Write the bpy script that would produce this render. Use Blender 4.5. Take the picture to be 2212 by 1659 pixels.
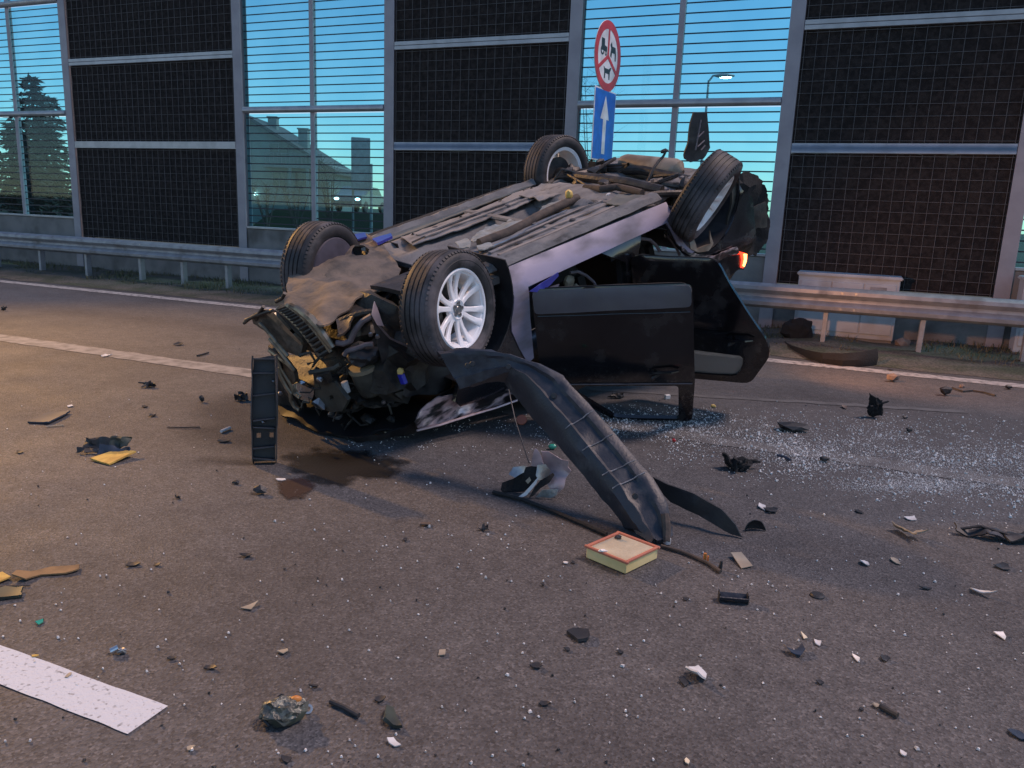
import bpy, bmesh, math, random
from math import sin, cos, tan, pi, radians, sqrt, atan2
from mathutils import Vector, Matrix, noise
from mathutils.geometry import delaunay_2d_cdt

for o in list(bpy.data.objects):
    bpy.data.objects.remove(o)
SC = bpy.context.scene
COL = SC.collection
random.seed(7)

# ------------------------------------------------------------------ camera, sky, sun, exposure
FPX, CX, CY = 1705.0, 1106.0, 829.5            # focal length and centre measured on a 2212 x 1659 view
PITCH, ROLL, CAM_H = radians(12.27), radians(2.24), 1.55
_F = Vector((0, cos(PITCH), -sin(PITCH)))
_R0 = Vector((1, 0, 0))
_U0 = _R0.cross(_F)
CR = cos(ROLL) * _R0 + sin(ROLL) * _U0
CU = -sin(ROLL) * _R0 + cos(ROLL) * _U0
CF = _F
CAM = Vector((0, 0, CAM_H))
cam_d = bpy.data.cameras.new('camera')
cam_d.sensor_width = 36.0
cam_d.lens = 36.0 * FPX / 2212.0
cam_d.clip_start = 0.05
cam_d.clip_end = 2000.0
cam = bpy.data.objects.new('camera', cam_d)
COL.objects.link(cam)
mw = Matrix((CR, CU, -CF)).transposed().to_4x4()
mw.translation = CAM
cam.matrix_world = mw
SC.camera = cam

SUN_BEARING, SUN_ELEV = radians(80), radians(58)   # bearing clockwise from straight ahead
world = bpy.data.worlds.new('World')
SC.world = world
world.use_nodes = True
wn = world.node_tree.nodes
wl = world.node_tree.links
bg = wn['Background']
sky = wn.new('ShaderNodeTexSky')
sky.sky_type = 'NISHITA'
sky.sun_disc = False
sky.sun_elevation = SUN_ELEV
sky.sun_rotation = SUN_BEARING
sky.air_density = 1.0
sky.dust_density = 0.0
sky.ozone_density = 4.0
wl.new(sky.outputs[0], bg.inputs[0])
bg.inputs[1].default_value = 0.075

sun_d = bpy.data.lights.new('sun', 'SUN')
sun_d.energy = 1.3
sun_d.angle = radians(14)
sun_d.color = (1.0, 0.74, 0.64)
sun = bpy.data.objects.new('sun', sun_d)
COL.objects.link(sun)
sdir = Vector((sin(SUN_BEARING) * cos(SUN_ELEV), cos(SUN_BEARING) * cos(SUN_ELEV), sin(SUN_ELEV)))
sun.rotation_euler = sdir.to_track_quat('Z', 'Y').to_euler()
sun.location = sdir * 30

SC.view_settings.view_transform = 'Standard'
SC.view_settings.look = 'None'
SC.view_settings.gamma = 1.0
SC.view_settings.exposure = 1.0
SC.view_settings.use_curve_mapping = False
SC.render.engine = 'CYCLES'
SC.cycles.max_bounces = 6
SC.cycles.transparent_max_bounces = 24
SC.cycles.use_denoising = True

# ------------------------------------------------------------------ where things stand
def ray(x, y):
    return CF + (x - CX) / FPX * CR - (y - CY) / FPX * CU
def G(x, y, z=0.0):
    d = ray(x, y)
    return CAM + d * ((z - CAM_H) / d.z)
def P(x, y, dep):
    return CAM + dep * ray(x, y)
def dep_of(w):
    return (Vector(w) - CAM).dot(CF)
A_ = radians(22.8)
T = Vector((cos(A_), -sin(A_), 0))          # along the road, to the right
N = Vector((sin(A_), cos(A_), 0))           # across the road, away
def RD(s, d, z=0.0):
    return T * s + N * d + Vector((0, 0, z))
ROADM = Matrix((T, N, Vector((0, 0, 1)))).transposed()
# pose of the overturned car: car x forward, y left, z up
CARR = Matrix(((-0.7151, -0.6804, 0.1601), (-0.6312, 0.7270, 0.2705), (-0.3004, 0.0924, -0.9493)))
CART = Vector((-1.084, 5.670, 1.353))
CARM = CARR.to_4x4(); CARM.translation = CART
CARI = CARM.inverted()
def cpl(x, y, n, d):                         # ray against the car-frame plane n.X = d
    n = Vector(n)
    o = CARI @ CAM
    r = CARI.to_3x3() @ ray(x, y)
    return o + r * ((d - n.dot(o)) / n.dot(r))
def cz(x, y, z): return cpl(x, y, (0, 0, 1), z)
def cyy(x, y, v): return cpl(x, y, (0, 1, 0), v)
def cxx(x, y, v): return cpl(x, y, (1, 0, 0), v)
def cfront(x, y, off=0.0): return cpl(x, y, (1, -0.25, 0), 0.80 + off)
def V1(a, b): return 493.7 + a * .2232, 438.9 + b * .2232
def V2(a, b): return 493.7 + a * .2232, 630.9 + b * .2232
def V3(a, b): return 822.9 + a * .2232, 329.2 + b * .2232
def V4(a, b): return 1097.2 + a * .2232, 274.3 + b * .2232
def V5(a, b): return 1371.5 + a * .1488, 246.9 + b * .1488
def V6(a, b): return 1206.9 + a * .2232, 466.3 + b * .2232

# ------------------------------------------------------------------ mesh helpers
def inside(pt, poly):
    x, y = pt
    c = False
    j = len(poly) - 1
    for i in range(len(poly)):
        xi, yi = poly[i][0], poly[i][1]
        xj, yj = poly[j][0], poly[j][1]
        if (yi > y) != (yj > y) and x < (xj - xi) * (y - yi) / (yj - yi) + xi:
            c = not c
        j = i
    return c
def densify(poly, step):
    out = []
    n = len(poly)
    for i in range(n):
        a = Vector(poly[i][:2]); b = Vector(poly[(i + 1) % n][:2])
        k = max(1, int(math.ceil((b - a).length / step)))
        for j in range(k):
            out.append(a.lerp(b, j / k))
    return out
def smooth_poly(poly, it=1):
    for _ in range(it):
        out = []
        n = len(poly)
        for i in range(n):
            a = Vector(poly[i]); b = Vector(poly[(i + 1) % n])
            out.append(a.lerp(b, .25)); out.append(a.lerp(b, .75))
        poly = out
    return [tuple(p) for p in poly]
def round_poly(poly, r, k=3):
    out = []; n = len(poly)
    for i in range(n):
        p = Vector(poly[i]); a = Vector(poly[i - 1]) - p; b = Vector(poly[(i + 1) % n]) - p
        ra = min(r, a.length * .45); rb = min(r, b.length * .45)
        p0 = p + a.normalized() * ra; p1 = p + b.normalized() * rb
        for j in range(k + 1):
            t = j / k
            out.append(tuple(p0 * (1 - t) ** 2 + p * 2 * t * (1 - t) + p1 * t * t))
    return out
def frame(z, up=(0, 0, 1)):
    z = Vector(z).normalized()
    u = Vector(up)
    if abs(z.dot(u)) > .98:
        u = Vector((1, 0, 0))
    x = u.cross(z).normalized()
    y = z.cross(x)
    return Matrix((x, y, z)).transposed()

class MB:
    def __init__(s):
        s.v = []; s.f = []
    def add(s, vs, fs, M=None):
        b = len(s.v)
        s.v += [Vector(q) if M is None else M @ Vector(q) for q in vs]
        s.f += [tuple(i + b for i in q) for q in fs]
        return s
    def box(s, c, size, rot=None):
        x, y, z = size[0] / 2, size[1] / 2, size[2] / 2
        vs = [(-x, -y, -z), (x, -y, -z), (x, y, -z), (-x, y, -z), (-x, -y, z), (x, -y, z), (x, y, z), (-x, y, z)]
        vs = [Vector(q) for q in vs]
        if rot is not None: vs = [rot @ q for q in vs]
        c = Vector(c)
        return s.add([q + c for q in vs], [(0, 3, 2, 1), (4, 5, 6, 7), (0, 1, 5, 4), (1, 2, 6, 5), (2, 3, 7, 6), (3, 0, 4, 7)])
    def tube(s, pts, r, n=8, caps=True):
        pts = [Vector(q) for q in pts]
        rs = r if isinstance(r, (list, tuple)) else [r] * len(pts)
        b = len(s.v)
        up = Vector((.13, .21, .97))
        for i, q in enumerate(pts):
            d = (pts[min(i + 1, len(pts) - 1)] - pts[max(i - 1, 0)])
            if d.length < 1e-9: d = Vector((0, 0, 1))
            m = frame(d, up)
            for k in range(n):
                a = 2 * pi * k / n
                s.v.append(q + m @ Vector((cos(a) * rs[i], sin(a) * rs[i], 0)))
        for i in range(len(pts) - 1):
            for k in range(n):
                k2 = (k + 1) % n
                s.f.append((b + i * n + k, b + i * n + k2, b + (i + 1) * n + k2, b + (i + 1) * n + k))
        if caps:
            s.f.append(tuple(b + k for k in reversed(range(n))))
            e = b + (len(pts) - 1) * n
            s.f.append(tuple(e + k for k in range(n)))
        return s
    def lathe(s, prof, n=32, M=None, closed=False):
        b = len(s.v)
        m = len(prof)
        for k in range(n):
            a = 2 * pi * k / n
            for (r, h) in prof:
                q = Vector((r * cos(a), r * sin(a), h))
                s.v.append(q if M is None else M @ q)
        for k in range(n):
            k2 = (k + 1) % n
            for i in range(m if closed else m - 1):
                j = (i + 1) % m
                s.f.append((b + k * m + i, b + k2 * m + i, b + k2 * m + j, b + k * m + j))
        return s
    def prism(s, poly, h0, h1, M=None):
        n = len(poly)
        vs = [(p[0], p[1], h0) for p in poly] + [(p[0], p[1], h1) for p in poly]
        fs = [tuple(reversed(range(n))), tuple(range(n, 2 * n))]
        for i in range(n):
            j = (i + 1) % n
            fs.append((i, j, n + j, n + i))
        return s.add(vs, fs, M)
    def sheet(s, outline, holes=(), step=.06, fn=None, thick=.01, jit=0.0, cl=False):
        fn = fn or (lambda u, v: (u, v, 0))
        rings = [densify(outline, step)] + [densify(h, step) for h in holes]
        pts = []; edges = []
        for rg in rings:
            b = len(pts)
            pts += rg
            edges += [(b + i, b + (i + 1) % len(rg)) for i in range(len(rg))]
        us = [q.x for q in rings[0]]; vs_ = [q.y for q in rings[0]]
        rnd = random.Random(int(abs(sum(us)) * 1000) % 99991)
        u = min(us) + step * .5
        bound = [q for rg in rings for q in rg]
        while u < max(us):
            v = min(vs_) + step * .5
            while v < max(vs_):
                q = Vector((u + rnd.uniform(-.18, .18) * step, v + rnd.uniform(-.18, .18) * step))
                if inside(q, rings[0]) and not any(inside(q, h) for h in rings[1:]):
                    if min((q - w).length_squared for w in bound) > (step * .4) ** 2:
                        pts.append(q)
                v += step
            u += step
        r = delaunay_2d_cdt(pts, edges, [], 0, 1e-6)
        vv, ff = r[0], r[2]
        keep = []
        for f in ff:
            c = Vector((0, 0))
            for i in f: c += vv[i]
            c /= len(f)
            if inside(c, rings[0]) and not any(inside(c, h) for h in rings[1:]):
                keep.append(f)
        V3d = [Vector(fn(q.x, q.y)) for q in vv]
        nr = [Vector((0, 0, 0)) for _ in vv]
        for f in keep:
            a = (V3d[f[1]] - V3d[f[0]]).cross(V3d[f[2]] - V3d[f[0]])
            for i in f: nr[i] += a
        cnt = {}
        for f in keep:
            for i in range(len(f)):
                e = (f[i], f[(i + 1) % len(f)])
                cnt[e] = cnt.get(e, 0) + 1
        b = len(s.v); m = len(vv)
        s.v += V3d
        s.v += [V3d[i] - (nr[i].normalized() * thick if nr[i].length > 0 else Vector((0, 0, thick))) for i in range(m)]
        for f in keep:
            s.f.append(tuple(b + i for i in f))
            s.f.append(tuple(b + m + i for i in reversed(f)))
        for (i, j) in cnt:
            if (j, i) not in cnt:
                s.f.append((b + j, b + i, b + m + i, b + m + j))
        return s
    def lump(s, c, r, seed=0, amp=.35, sub=2, rot=None, freq=1.6):
        bm = bmesh.new()
        bmesh.ops.create_icosphere(bm, subdivisions=sub, radius=1)
        vs = []
        for v in bm.verts:
            k = 1 + amp * noise.noise(v.co * freq + Vector((seed * 3.1, seed * 1.7, 0)))
            q = Vector((v.co.x * r[0] * k, v.co.y * r[1] * k, v.co.z * r[2] * k))
            if rot is not None: q = rot @ q
            vs.append(q + Vector(c))
        fs = [tuple(v.index for v in f.verts) for f in bm.faces]
        bm.free()
        return s.add(vs, fs)
    def mesh(s, name, inv=None, smooth=30, bevel=0, seg=1):
        me = bpy.data.meshes.new(name)
        vs = [tuple(inv @ q) for q in s.v] if inv is not None else [tuple(q) for q in s.v]
        me.from_pydata(vs, [], s.f)
        bm = bmesh.new(); bm.from_mesh(me)
        bmesh.ops.remove_doubles(bm, verts=bm.verts, dist=1e-5)
        bmesh.ops.recalc_face_normals(bm, faces=bm.faces)
        if bevel:
            es = [e for e in bm.edges if len(e.link_faces) == 2 and e.calc_face_angle(0) > radians(35)]
            bmesh.ops.bevel(bm, geom=es, offset=bevel, segments=seg, affect='EDGES', clamp_overlap=True)
        bm.to_mesh(me); bm.free()
        if smooth:
            for p in me.polygons: p.use_smooth = True
            me.set_sharp_from_angle(angle=radians(smooth))
        me.update()
        return me
    def obj(s, name, mat, parent=None, inv=None, smooth=30, bevel=0, seg=1):
        me = s.mesh(name, inv, smooth, bevel, seg)
        me.materials.append(mat)
        o = bpy.data.objects.new(name, me)
        COL.objects.link(o)
        if parent is not None: o.parent = parent
        return o

def tag(o, label=None, cat=None, group=None, kind=None):
    if label: o['label'] = label
    if cat: o['category'] = cat
    if group: o['group'] = group
    if kind: o['kind'] = kind
    return o
def thing(name, label, cat, loc=(0, 0, 0), rot=None, group=None):
    o = bpy.data.objects.new(name, None)
    o.empty_display_size = .2
    COL.objects.link(o)
    m = rot.to_4x4() if rot is not None else Matrix.Identity(4)
    m.translation = Vector(loc)
    o.matrix_world = m
    return tag(o, label, cat, group)
def inv_of(o):
    return o.matrix_world.inverted()
def dup(src, parent=None, mat=None):
    c = src.copy(); COL.objects.link(c)
    if parent is not None: c.parent = parent
    return c
def struct(mb, name, mat, smooth=0):
    return tag(mb.obj(name, mat, smooth=smooth), kind='structure')
def nz(x, y, z=0.0): return noise.noise(Vector((x, y, z)))

# ------------------------------------------------------------------ materials
def mat(name, base, rough=.6, metal=0.0, col2=None, scale=6.0, detail=4.0, lo=.4, hi=.62, bump=0.0, bscale=40.0,
        coat=0.0, spec=.5, dirt=None, dscale=3.0, dlo=.5, dhi=.65, rough2=None, emit=None, estr=0.0, fine=0.0, stretch=None):
    m = bpy.data.materials.new(name)
    m.use_nodes = True
    nt = m.node_tree; n = nt.nodes; l = nt.links
    b = n['Principled BSDF']
    b.inputs['Roughness'].default_value = rough
    b.inputs['Metallic'].default_value = metal
    b.inputs['Specular IOR Level'].default_value = spec
    b.inputs['Coat Weight'].default_value = coat
    b.inputs['Coat Roughness'].default_value = .08
    tc = n.new('ShaderNodeTexCoord')
    vec = tc.outputs['Object']
    if stretch:
        mp = n.new('ShaderNodeMapping'); mp.inputs['Scale'].default_value = stretch
        l.new(vec, mp.inputs[0]); vec = mp.outputs[0]
    def ns(sc, det=4.0):
        t = n.new('ShaderNodeTexNoise'); t.inputs['Scale'].default_value = sc; t.inputs['Detail'].default_value = det
        l.new(vec, t.inputs['Vector']); return t.outputs['Fac']
    def ramp(src, a, c):
        r = n.new('ShaderNodeMapRange'); r.inputs['From Min'].default_value = a; r.inputs['From Max'].default_value = c
        l.new(src, r.inputs['Value']); return r.outputs[0]
    def mix(fac, a, c):
        x = n.new('ShaderNodeMix'); x.data_type = 'RGBA'
        if fac is None: x.inputs[0].default_value = .5
        else: l.new(fac, x.inputs[0])
        for sock, val in ((x.inputs[6], a), (x.inputs[7], c)):
            if isinstance(val, tuple): sock.default_value = (*val[:3], 1)
            else: l.new(val, sock)
        return x.outputs[2]
    c = base
    if col2: c = mix(ramp(ns(scale, detail), lo, hi), base, col2)
    else: c = mix(ramp(ns(scale, detail), .35, .65), tuple(q * .82 for q in base), tuple(min(1, q * 1.15) for q in base))
    if fine:
        c = mix(ramp(ns(bscale * 1.3, 2.0), .38, .62), c, mix(None, c, (0, 0, 0)))
    rs = None
    if dirt:
        dm = ramp(ns(dscale, 6.0), dlo, dhi)
        c = mix(dm, c, dirt)
        x = n.new('ShaderNodeMapRange'); x.inputs['To Min'].default_value = rough; x.inputs['To Max'].default_value = rough2 or .85
        l.new(dm, x.inputs['Value']); l.new(x.outputs[0], b.inputs['Roughness'])
    l.new(c, b.inputs['Base Color'])
    if bump:
        bp = n.new('ShaderNodeBump'); bp.inputs['Strength'].default_value = bump; bp.inputs['Distance'].default_value = .01
        l.new(ns(bscale, 5.0), bp.inputs['Height']); l.new(bp.outputs[0], b.inputs['Normal'])
    if emit:
        b.inputs['Emission Color'].default_value = (*emit, 1); b.inputs['Emission Strength'].default_value = estr
    return m

def asphalt():
    m = bpy.data.materials.new('asphalt'); m.use_nodes = True
    nt = m.node_tree; n = nt.nodes; l = nt.links
    b = n['Principled BSDF']; tc = n.new('ShaderNodeTexCoord')
    def ns(sc, det, rough=.5):
        t = n.new('ShaderNodeTexNoise'); t.inputs['Scale'].default_value = sc; t.inputs['Detail'].default_value = det
        t.inputs['Roughness'].default_value = rough
        l.new(tc.outputs['Object'], t.inputs['Vector']); return t.outputs['Fac']
    def rmp(src, stops):
        r = n.new('ShaderNodeValToRGB'); e = r.color_ramp.elements
        e[0].position, e[0].color = stops[0][0], (*stops[0][1], 1)
        e[1].position, e[1].color = stops[-1][0], (*stops[-1][1], 1)
        for p, c in stops[1:-1]:
            q = e.new(p); q.color = (*c, 1)
        l.new(src, r.inputs[0]); return r.outputs[0]
    def mul(a, c, fac=1.0):
        x = n.new('ShaderNodeMix'); x.data_type = 'RGBA'; x.blend_type = 'MULTIPLY'; x.inputs[0].default_value = fac
        l.new(a, x.inputs[6]); l.new(c, x.inputs[7]); return x.outputs[2]
    vo = n.new('ShaderNodeTexVoronoi'); vo.inputs['Scale'].default_value = 115.0
    l.new(tc.outputs['Object'], vo.inputs['Vector'])
    sp = n.new('ShaderNodeSeparateColor'); l.new(vo.outputs['Color'], sp.inputs[0])
    stones = rmp(sp.outputs[0], [(0.0, (.054, .051, .051)), (.40, (.088, .084, .084)), (.82, (.106, .101, .101)), (1.0, (.155, .148, .146))])
    blot = rmp(ns(.55, 7, .66), [(.30, (.66, .65, .65)), (.52, (1, 1, 1)), (.72, (1.16, 1.14, 1.13))])
    med = rmp(ns(9, 5, .6), [(.3, (.82, .81, .82)), (.6, (1.06, 1.05, 1.05))])
    c = mul(mul(stones, blot), med)
    # darker wheel tracks along the lanes
    sx = n.new('ShaderNodeSeparateXYZ'); l.new(tc.outputs['Object'], sx.inputs[0])
    mt = n.new('ShaderNodeMath'); mt.operation = 'MULTIPLY_ADD'; mt.inputs[1].default_value = 3.4; mt.inputs[2].default_value = 1.2
    l.new(sx.outputs[1], mt.inputs[0])
    sn = n.new('ShaderNodeMath'); sn.operation = 'SINE'; l.new(mt.outputs[0], sn.inputs[0])
    tr = rmp(sn.outputs[0], [(0.0, (1.0, 1.0, 1.0)), (1.0, (.90, .89, .89))])
    c = mul(c, tr)
    l.new(c, b.inputs['Base Color'])
    rr = n.new('ShaderNodeMapRange'); rr.inputs['To Min'].default_value = .55; rr.inputs['To Max'].default_value = .85
    l.new(ns(2.3, 4), rr.inputs[0]); l.new(rr.outputs[0], b.inputs['Roughness'])
    b.inputs['Specular IOR Level'].default_value = .35
    bp = n.new('ShaderNodeBump'); bp.inputs['Strength'].default_value = .55; bp.inputs['Distance'].default_value = .005
    l.new(vo.outputs['Distance'], bp.inputs['Height'])
    bp2 = n.new('ShaderNodeBump'); bp2.inputs['Strength'].default_value = .4; bp2.inputs['Distance'].default_value = .01
    l.new(ns(45, 5, .7), bp2.inputs['Height']); l.new(bp.outputs[0], bp2.inputs['Normal'])
    l.new(bp2.outputs[0], b.inputs['Normal'])
    return m

def pane_mat():
    m = bpy.data.materials.new('tinted_acrylic'); m.use_nodes = True
    nt = m.node_tree; n = nt.nodes; l = nt.links
    out = n['Material Output']; n.remove(n['Principled BSDF'])
    t = n.new('ShaderNodeBsdfTransparent'); t.inputs[0].default_value = (.61, .90, .975, 1)
    tc = n.new('ShaderNodeTexCoord'); nn = n.new('ShaderNodeTexNoise'); nn.inputs['Scale'].default_value = 1.4; nn.inputs['Detail'].default_value = 7; l.new(tc.outputs['Object'], nn.inputs['Vector'])
    cr = n.new('ShaderNodeValToRGB'); cr.color_ramp.elements[0].position = .35; cr.color_ramp.elements[0].color = (.54, .85, .90, 1); cr.color_ramp.elements[1].position = .7; cr.color_ramp.elements[1].color = (.60, .895, .93, 1); l.new(nn.outputs['Fac'], cr.inputs[0]); l.new(cr.outputs[0], t.inputs[0])
    g = n.new('ShaderNodeBsdfGlossy'); g.inputs['Roughness'].default_value = .03; g.inputs[0].default_value = (.9, .95, 1, 1)
    x0 = None
    x = n.new('ShaderNodeMixShader')
    x.inputs[0].default_value = .03; l.new(t.outputs[0], x.inputs[1]); l.new(g.outputs[0], x.inputs[2])
    l.new(x.outputs[0], out.inputs[0])
    return m
def glass_mat(name, tint=(.8, .9, .88), rough=.05, mixf=.35):
    m = bpy.data.materials.new(name); m.use_nodes = True
    nt = m.node_tree; n = nt.nodes; l = nt.links
    b = n['Principled BSDF']; out = n['Material Output']
    b.inputs['Base Color'].default_value = (*tint, 1); b.inputs['Roughness'].default_value = rough
    t = n.new('ShaderNodeBsdfTransparent'); t.inputs[0].default_value = (*tint, 1)
    x = n.new('ShaderNodeMixShader'); x.inputs[0].default_value = mixf
    l.new(t.outputs[0], x.inputs[1]); l.new(b.outputs[0], x.inputs[2]); l.new(x.outputs[0], out.inputs[0])
    return m

M = {}
M['asphalt'] = asphalt()
M['paint_white'] = mat('road_paint', (.58, .60, .64), .8, col2=(.2, .2, .205), scale=60, detail=6, lo=.58, hi=.72, bump=.5, bscale=90)
M['paint_lane'] = mat('road_paint_lane', (.25, .235, .23), .8, col2=(.13, .125, .124), scale=8, detail=8, lo=.42, hi=.66, bump=.5, bscale=90)
M['paint_worn'] = mat('road_paint_worn', (.36, .34, .33), .75, col2=(.12, .115, .115), scale=14, detail=8, lo=.47, hi=.66, bump=.5, bscale=90)
M['paint_ghost'] = mat('road_paint_ghost', (.125, .12, .118), .8, col2=(.09, .086, .086), scale=6, detail=8, lo=.40, hi=.6, bump=.5, bscale=90)
M['soil'] = mat('verge_soil', (.15, .125, .098), .95, col2=(.085, .085, .05), scale=2.2, detail=8, lo=.42, hi=.6, bump=.9, bscale=30, fine=1)
M['field'] = mat('field', (.05, .06, .03), .95, col2=(.08, .07, .045), scale=.3, bump=.5, bscale=4)
M['grass'] = mat('grass_blades', (.075, .09, .038), .8, col2=(.16, .13, .07), scale=3.0)
M['galv'] = mat('galvanised_steel', (.34, .345, .36), .5, .35, col2=(.26, .265, .28), scale=7, bump=.12, bscale=25, dirt=(.17, .155, .14), dscale=2.4, dlo=.56, dhi=.75)
M['post'] = mat('post_steel', (.37, .345, .365), .55, .1, col2=(.31, .29, .31), scale=3, bump=.08, bscale=20, dirt=(.2, .18, .17), dscale=1.5, dlo=.6, dhi=.8)
M['alu'] = mat('rail_aluminium', (.44, .44, .45), .42, .45, col2=(.36, .36, .37), scale=5, bump=.05, bscale=20)
M['absorber'] = mat('absorber_fibre', (.026, .0225, .022), .98, col2=(.044, .037, .035), scale=16, detail=8, bump=1.0, bscale=70, spec=.1)
M['wire'] = mat('mesh_wire', (.125, .12, .12), .6, .2)
M['concrete'] = mat('concrete', (.25, .235, .22), .92, col2=(.19, .18, .17), scale=3, detail=8, bump=.5, bscale=40, dirt=(.12, .11, .10), dscale=1.6, dlo=.55, dhi=.72)
M['pane'] = pane_mat()
M['stripe'] = mat('pane_stripe', (.012, .02, .035), .5)
M['cabinet'] = mat('cabinet_plastic', (.50, .53, .56), .6, col2=(.43, .45, .48), scale=3, dirt=(.36, .33, .30), dscale=2.5, dlo=.5, dhi=.75)
M['cabinet_gap'] = mat('cabinet_gap', (.10, .10, .10), .8)
M['label_grey'] = mat('cabinet_label', (.25, .26, .28), .5)
M['sign_white'] = mat('sign_white', (.78, .78, .80), .45)
M['sign_red'] = mat('sign_red', (.55, .02, .03), .45)
M['sign_blue'] = mat('sign_blue', (.008, .12, .58), .4)
M['sign_black'] = mat('sign_black', (.012, .012, .013), .5)
M['sign_back'] = mat('sign_back', (.3, .3, .31), .5, .4)

M['black_paint'] = mat('car_black_paint', (.006, .006, .008), .16, 0, col2=(.009, .009, .011), scale=2, coat=.6, dirt=(.045, .042, .042), dscale=6, dlo=.56, dhi=.80, rough2=.6)
M['black_dull'] = mat('car_dull_black', (.008, .008, .009), .55, 0, col2=(.013, .012, .012), scale=4, spec=.25)
M['pink_lit_paint'] = mat('car_pink_lit_paint', (.02, .018, .02), .28, .4, col2=(.60, .46, .47), scale=4, detail=5, lo=.46, hi=.58, dirt=(.02, .019, .02), dscale=6, dlo=.5, dhi=.62, stretch=(1, 1, 3))  # pink reflections on black paint put into the colour patches
M['sill_violet_lit'] = mat('car_dusty_lit_sill', (.28, .25, .335), .42, .1, col2=(.23, .205, .275), scale=2.6, detail=6, lo=.42, hi=.6, dirt=(.12, .108, .115), dscale=2.4, dlo=.46, dhi=.74, coat=.3, stretch=(1, 1, 2.5))  # violet rescue light put into the sill colour, along with dust
M['blue_lit'] = mat('car_blue_lit_patch', (.05, .055, .34), .3, .1, coat=.4)  # blue beacon light on the wreck put into this colour
M['cladding'] = mat('grey_cladding', (.14, .135, .15), .5, col2=(.11, .106, .118), scale=4, dirt=(.14, .13, .13), dscale=9, dlo=.5, dhi=.8)
M['plastic'] = mat('black_plastic', (.018, .018, .020), .5, col2=(.026, .026, .029), scale=6, bump=.15, bscale=60, dirt=(.075, .072, .074), dscale=5, dlo=.52, dhi=.75)
M['liner'] = mat('liner_plastic', (.030, .034, .046), .48, col2=(.022, .025, .034), scale=5, bump=.25, bscale=70, dirt=(.075, .076, .085), dscale=9, dlo=.54, dhi=.72)
M['rubber'] = mat('tyre_rubber', (.022, .021, .022), .62, col2=(.034, .032, .034), scale=8, bump=.2, bscale=60, dirt=(.13, .115, .12), dscale=5, dlo=.47, dhi=.68)
M['alloy'] = mat('alloy_wheel', (.95, .94, .95), .3, .0, col2=(.90, .89, .90), scale=5, coat=.3)
M['alloy_dull'] = mat('alloy_barrel', (.30, .29, .31), .4, .7, dirt=(.08, .075, .075), dscale=9, dlo=.45, dhi=.7)
M['under_dust'] = mat('underbody_dust', (.20, .192, .19), .92, col2=(.135, .131, .132), scale=4.5, detail=8, lo=.42, hi=.60, bump=.5, bscale=45, dirt=(.055, .052, .052), dscale=6, dlo=.60, dhi=.74, stretch=(1, 2.2, 1))
M['under_shield'] = mat('underbody_shield', (.24, .229, .226), .9, col2=(.175, .169, .169), scale=5, detail=8, lo=.42, hi=.62, bump=.35, bscale=50, dirt=(.075, .075, .078), dscale=5, dlo=.58, dhi=.74, stretch=(1, 2.2, 1))
M['under_green'] = mat('underbody_film', (.13, .135, .125), .8, col2=(.09, .10, .10), scale=4, bump=.3, bscale=40, stretch=(1, 2.2, 1))
M['heat_shield'] = mat('heat_shield', (.36, .375, .36), .5, .35, col2=(.25, .27, .26), scale=9, bump=.5, bscale=60, dirt=(.14, .13, .12), dscale=8, dlo=.55, dhi=.75)
M['undertray'] = mat('front_undertray', (.19, .145, .11), .85, col2=(.11, .09, .075), scale=6, detail=8, lo=.4, hi=.6, bump=.5, bscale=40, dirt=(.05, .045, .042), dscale=5, dlo=.6, dhi=.72)
M['rust'] = mat('rusty_pipe', (.105, .08, .066), .8, .2, col2=(.06, .05, .045), scale=14, bump=.3, bscale=50)
M['dark_metal'] = mat('dark_metal', (.045, .043, .043), .5, .6, col2=(.085, .075, .068), scale=9, bump=.3, bscale=40, dirt=(.09, .078, .068), dscale=8, dlo=.55, dhi=.72)
M['steel'] = mat('bare_steel', (.42, .41, .41), .35, .85, col2=(.28, .27, .27), scale=12, bump=.1, bscale=50)
M['gold_lit_metal'] = mat('radiator_metal', (.36, .30, .22), .36, .75, col2=(.24, .20, .15), scale=9, dirt=(.09, .075, .06), dscale=10, dlo=.52, dhi=.7)  # golden lamp glow put into the metal colour
M['radiator'] = mat('radiator_core', (.17, .145, .12), .55, .5, col2=(.11, .095, .08), scale=30, bump=.8, bscale=140, dirt=(.06, .05, .042), dscale=6, dlo=.5, dhi=.7)
M['engine'] = mat('engine_dark', (.022, .021, .020), .55, .3, col2=(.05, .045, .038), scale=9, detail=6, bump=.6, bscale=40)
M['engine_olive'] = mat('engine_olive', (.085, .082, .068), .55, .3, col2=(.05, .048, .042), scale=8, bump=.3, bscale=50)
M['interior'] = mat('interior_cloth', (.022, .021, .021), .9, bump=.3, bscale=90)
M['mauve_dark'] = mat('violet_shaded_shield', (.07, .062, .085), .7, col2=(.045, .04, .055), scale=8)  # violet shading of the tyre wall put into this colour
M['beige'] = mat('beige_hose', (.30, .25, .17), .6, col2=(.22, .18, .12), scale=10)
M['mauve'] = mat('trim_hose', (.18, .15, .165), .5, col2=(.11, .095, .105), scale=9)
M['white_plastic'] = mat('white_plastic', (.68, .67, .66), .45, col2=(.52, .5, .49), scale=9)
M['bluetag'] = mat('blue_tag', (.03, .035, .5), .4)
M['yellow'] = mat('yellow_cap', (.62, .43, .12), .5)
M['muffler'] = mat('muffler_steel', (.33, .28, .23), .6, .3, col2=(.20, .15, .11), scale=6, bump=.2, bscale=30)
M['tail_red'] = mat('tail_lamp_red', (.5, .02, .015), .2, emit=(1.0, .05, .02), estr=1.6)
M['tail_glow'] = mat('tail_lamp_lit', (.9, .3, .1), .2, emit=(1.0, .22, .05), estr=6.0)
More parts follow.
